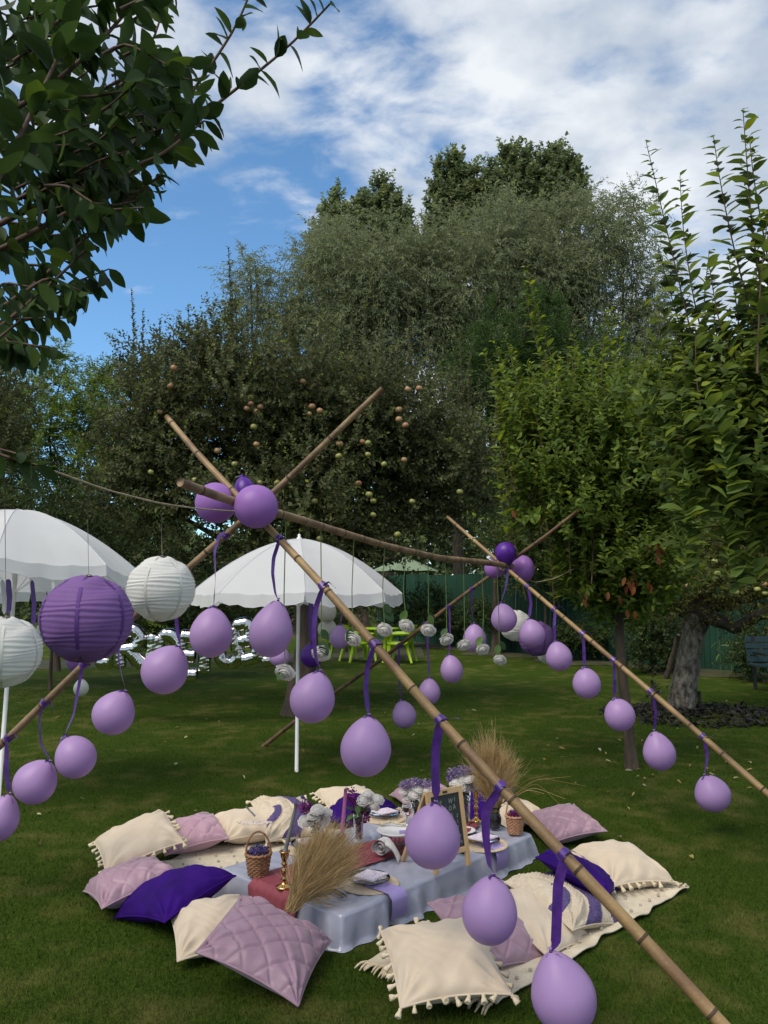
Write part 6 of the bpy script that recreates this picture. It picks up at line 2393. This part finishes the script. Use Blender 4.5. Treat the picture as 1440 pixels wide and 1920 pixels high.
def straw_bunch(label, root_p, tips, n, spread, name='pampas_grass'):
    """dry grass: many thin curving stalks from one tied foot"""
    root = thing(name, label, 'dried grass', root_p)
    tips = np.array(tips)
    t = np.linspace(0, 1, 8)
    for part, m, k, w in (('plume', 'pampas', n, .0011), ('stalk', 'straw_dark', n // 5, .0014)):
        i = rng.integers(0, len(tips), k); j = rng.integers(0, len(tips), k)
        f = rng.random((k, 1))
        tip = tips[i] * f + tips[j] * (1 - f) + rng.normal(0, 1, (k, 3)) * spread
        b0 = root_p + rng.normal(0, .011, (k, 3)) * A(1, 1, .4)
        tip = b0 + (tip - b0) * rng.uniform(.42, .93, (k, 1)) + rng.normal(0, .02, (k, 3))
        mid = (b0 + tip) / 2 + rng.normal(0, .014, (k, 3)) + A(0, 0, .03)
        end = tip + rng.normal(0, .028, (k, 3)) - A(0, 0, .025)
        q = ((1 - t) ** 2)[None, :, None] * b0[:, None] + (2 * t * (1 - t))[None, :, None] * mid[:, None] * 1.0 + (t ** 2)[None, :, None] * end[:, None]
        d = nrm(end - b0)
        sd_ = nrm(np.cross(d, rng.normal(0, 1, (k, 3))))
        ww = w * (1 - .75 * t)[None, :, None]
        a_, b_ = q - sd_[:, None] * ww, q + sd_[:, None] * ww
        V = np.stack([a_, b_], 2)                      # k,8,2,3
        idx = np.arange(k)[:, None, None] * 16 + (np.arange(7) * 2)[None, :, None] + np.array([0, 2, 3, 1])
        MB().add(V.reshape(-1, 3), idx.reshape(-1, 4)).build(part, M[m], root, kind='stuff')
        if part == 'plume':
            # fine awns along the upper half
            kk = k * 9
            r_ = rng.integers(0, k, kk); tt = rng.uniform(.45, 1, kk)
            ix = np.clip((tt * 7).astype(int), 0, 6)
            p = q[r_, ix] + (q[r_, ix + 1] - q[r_, ix]) * rng.random((kk, 1))
            dd = nrm(d[r_] + rng.normal(0, .28, (kk, 3)))
            e = p + dd * rng.uniform(.03, .075, (kk, 1))
            s2 = nrm(np.cross(dd, rng.normal(0, 1, (kk, 3)))) * .0006
            V = np.stack([p - s2, p + s2, e], 1)
            MB().add(V.reshape(-1, 3), np.arange(kk * 3).reshape(-1, 3)).build('awns', M[m], root, kind='stuff')
    return root


Yb = onT(548, 1702)[1]
straw_bunch('bunch of dry pampas grass lying fanned over the near end of the table', onT(548, 1704, TH + .02),
            [P(575, 1545, Yb + .15), P(600, 1528, Yb + .2), P(625, 1530, Yb + .2), P(650, 1528, Yb + .22), P(668, 1540, Yb + .2), P(690, 1556, Yb + .15), P(680, 1590, Yb + .12), P(672, 1618, Yb + .1), P(640, 1560, Yb + .15), P(620, 1560, Yb + .2), P(650, 1590, Yb + .15)], 3000, .026)
c = onT(927, 1552, TH + .016)
o = MB().lathe([(.0005, .0), (.032, .0), (.042, .03), (.044, .06), (.034, .085), (.026, .10), (.040, .125), (.046, .13), (.040, .128), (.022, .10), (.03, .08), (.0005, .02)], 24, (np.eye(3), c)).build('vase', M['black_vase'], origin=c)
tag(o, 'small black flared vase at the far end of the red runner', 'vase')
straw_bunch('upright plume of dry pampas grass in the black vase', c + A(0, 0, .10),
            [P(873, 1385, c[1]), P(890, 1368, c[1]), P(905, 1360, c[1]), P(915, 1352, c[1] + .05), P(930, 1372, c[1]), P(950, 1385, c[1]), P(972, 1402, c[1]), P(965, 1440, c[1]), P(940, 1420, c[1]), P(900, 1420, c[1]), P(915, 1400, c[1])], 2400, .026)
root = thing('dry_grass', 'long thin grass blades arching right out of the far plume', 'dried grass', c + A(0, 0, .12))
for (x1, y1, x2, y2) in ((1000, 1462, 1070, 1456), (1010, 1458, 1098, 1474), (990, 1480, 1020, 1488), (1000, 1475, 1060, 1498), (985, 1462, 1030, 1452), (1005, 1466, 1052, 1510), (980, 1448, 1000, 1420), (960, 1470, 1012, 1490)):
    q = resample([c + A(.01, 0, .12), P(945, 1505, c[1]), P(x1, y1, c[1] - .05), P(x2, y2, c[1] - .1)], 14)
    MB().tube(q, np.linspace(.002, .0009, 14), 5).build('blade', M['pampas'], root)


def cake_stand():
    c = onT(745, 1592, TH + .014)
    root = thing('cake_stand', 'white ceramic tray on a dark wire drum in the table middle', 'stand', c)
    h, r = .095, .085
    n = 22
    for k in range(n):
        a = k * 2 * math.pi / n
        q = [c + A(math.cos(a) * r * .8, math.sin(a) * r * .8, .003), c + A(math.cos(a) * r * 1.02, math.sin(a) * r * 1.02, h * .5), c + A(math.cos(a) * r * 1.1, math.sin(a) * r * 1.1, h)]
        MB().tube(resample(q, 6), .0017, 5).build('wire', M['wire'], root)
    t = np.linspace(0, 2 * np.pi, 37)
    for zz, rr in ((.003, r * .8), (h * .55, r * 1.03), (h, r * 1.1)):
        MB().tube(c + np.stack([np.cos(t) * rr, np.sin(t) * rr, 0 * t + zz], -1), .0022, 6, caps=False).build('wire_ring', M['wire'], root)
    MB().lathe([(.0005, h), (r * 1.25, h), (r * 1.34, h + .006), (r * 1.36, h + .013), (r * 1.32, h + .014), (r * 1.22, h + .007), (.0005, h + .006)], 44, (np.eye(3), c)).build('tray', M['ceramic'], root)
    cc = c + A(0, 0, h + .012)
    o = MB().box(cc + A(.055, -.055, .004), (.09, .016, .012), rod((0, 0, .05))).build('candle', M['napkin'], smooth=False, origin=cc)
    tag(o, 'short lilac candle lying on the front of the white tray', 'candle')
    mb = MB()
    q = resample([cc + A(-.10, .06, .006), cc + A(-.04, .085, .02), cc + A(.01, .06, .012), cc + A(.05, .07, .008)], 12)
    mb.tube(q, .008 * (1 + .2 * np.sin(np.arange(12) * 2.)), 6)
    tag(mb.build('cord', M['ivory'], origin=cc), 'cream cord lying on the back rim of the white tray', 'cord')


cake_stand()


def linen_roll():
    c = onT(718, 1606, TH + .016)
    root = thing('folded_napkin', 'white linen folded into a snail roll on the red runner', 'napkin', c)
    # spiral scroll facing the camera, with a long flap towards the right
    t = np.linspace(0, 5.2 * np.pi, 90)
    r = .008 + .0026 * t
    ax = nrm(A(.75, .65, .12)); u = nrm(A(-.62, .75, 0)); v = A(0, 0, 1)
    q = np.stack([np.cos(t) * r, np.sin(t) * r], -1)
    w = np.linspace(-.04, .045, 6)
    g = np.array([[c + A(0, 0, .052) + nrm(A(.8, -.45, 0)) * p[0] + v * p[1] * .95 + nrm(A(.45, .8, 0)) * (x + .002 * math.sin(p[0] * 300)) * (1 - .25 * abs(p[1]) / .06) for x in w] for p in q])
    MB().grid(g).build('scroll', M['linen'], root)
    s = np.linspace(0, 1, 12)[:, None]; k = np.linspace(-1, 1, 7)[None]
    a, b = c + A(.02, -.02, .095), c + A(.09, -.05, .008)
    g = a + (b - a) * s[..., None] + A(.25, .9, 0) * (.036 * k)[..., None] + A(0, 0, 1) * (.022 * np.sin(np.pi * s) - .012 * k ** 2 + .003 * np.sin(k * 9 + s * 6))[..., None]
    mb = MB().grid(g); mb.grid((g - A(0, 0, .006))[::-1])
    mb.build('flap', M['linen'], root)


linen_roll()


def wineglass(label, px, py, h=.14):
    c = onT(px, py, TH + .008)
    pr = np.array([(.0005, 0), (.030, .001), (.028, .004), (.004, .008), (.0035, .06), (.006, .066), (.024, .078), (.031, .10), (.030, .125), (.026, .14), (.0245, .14), (.0285, .125), (.0295, .10), (.022, .081), (.0005, .07)])
    pr[:, 1] *= h / .14
    tag(MB().lathe(pr, 24, (np.eye(3), c)).build('wine_glass', M['glass'], origin=c), label, 'glass')


wineglass('stemmed glass standing left of the chalkboard bouquet', 762, 1552)
c = onT(563, 1655, TH + .02)
mb = MB(); rose_head(mb, c, nrm(A(.3, -.7, .5)), .028)
tag(mb.build('white_flower', M['rose'], origin=c), 'single white flower head lying beside the near candlestick', 'flower')
c = onT(868, 1560, TH + .006)
tag(MB().lathe([(.0005, .003), (.05, .003), (.072, .009), (.078, .014), (.074, .015), (.05, .007), (.0005, .006)], 36, (np.eye(3), c)).build('saucer', M['ceramic'], origin=c), 'plain white saucer beside the right leg of the chalkboard', 'saucer')


def text_mesh(s, size):
    cu = bpy.data.curves.new('chalk_text', 'FONT')
    cu.body = s
    cu.size = size
    cu.extrude = .0004
    cu.resolution_u = 2
    cu.shear = .15
    o = bpy.data.objects.new('tmp', cu)
    COL.objects.link(o)
    me = bpy.data.meshes.new_from_object(o.evaluated_get(bpy.context.evaluated_depsgraph_get()))
    bpy.data.objects.remove(o)
    return me


def easel():
    zt = TH + .006
    bl, br = G(818, 1640, zt), G(873, 1624, zt)
    hgt = .405
    w = nrm(br - bl)
    bw = .228
    br = bl + w * bw
    nb = A(-w[1], w[0], 0)                    # away from the reader
    tilt = .17
    upv = nrm(A(0, 0, 1) + nb * tilt)
    root = thing('chalkboard_easel', 'small wooden easel chalkboard with handwriting standing on the table', 'chalkboard', (bl + br) / 2)
    TLp, TRp = bl + upv * hgt, br + upv * hgt
    k = .026
    pn = nrm(np.cross(w, upv))
    MB().bar(bl, TLp, k, .018, up=pn).build('stile', M['pine'], root, smooth=False, bevel=.002)
    MB().bar(br, TRp, k, .018, up=pn).build('stile', M['pine'], root, smooth=False, bevel=.002)
    lo = .085
    MB().bar(bl + w * k * .5 + upv * lo, br - w * k * .5 + upv * lo, .026, .016, up=pn).build('bottom_rail', M['pine'], root, smooth=False, bevel=.002)
    MB().bar(bl + w * k * .5 + upv * (hgt - .016), br - w * k * .5 + upv * (hgt - .016), .030, .016, up=pn).build('top_rail', M['pine'], root, smooth=False, bevel=.002)
    rail = [c_ for c_ in root.children if c_.name.startswith('top_rail')][0]
    c = (bl + br) / 2 + upv * ((lo + hgt) / 2)
    R = np.stack([w, upv, pn], 1)
    MB().box(c + pn * -.001, (bw - k * 1.0, hgt - lo - .03, .006), R).build('slate', M['board'], root, smooth=False)
    slate = [c_ for c_ in root.children if c_.name.startswith('slate')][0]
    # hinge clip on the top rail
    fr = -nb if pn @ nb > 0 else pn
    sgn = 1 if pn @ A(0, -1, 0) > 0 else -1
    MB().box((bl + br) / 2 + upv * (hgt - .017) + pn * sgn * .0095, (.030, .010, .004), R).build('hinge', M['iron'], rail, smooth=False)
    rb = nb * .27
    for q in (bl, br):
        p0 = q + upv * (hgt - .01) + nb * .015
        p1 = q + rb; p1[2] = zt
        MB().bar(p0, p1, k, .016, up=nb).build('rear_leg', M['pine'], root, smooth=False, bevel=.002)
    # chalk handwriting, only what can be read past the balloon
    f = pn * sgn
    xw = w if np.cross(upv, f) @ w < 0 else w
    for s, u, v, size in (('W', .108, .296, .036), ('I', .158, .300, .032), ('K', .070, .248, .038), ('O', .106, .252, .034), ('A', .142, .254, .036), ('TA', .094, .210, .036), ('S', .160, .206, .026),
                          ('E', .128, .168, .024), ('L', .162, .172, .024), ('E', .160, .138, .022), ('B', .166, .086, .022), ('A', .150, .056, .026), ('A', .172, .05, .024), ('H', .02, .298, .03), ('E', .045, .296, .03)):
        me = text_mesh(s, size)
        me.materials.append(M['chalk'])
        o = bl + w * (.033 + u * .92) + upv * (lo + v * .86 - .012) + f * .0035
        an = random.uniform(-.2, .15)
        w2, u2 = w * math.cos(an) + upv * math.sin(an), upv * math.cos(an) - w * math.sin(an)
        inst('chalk_letter', me, slate, (np.stack([w2 * .8, u2, f], 1), o))


easel()
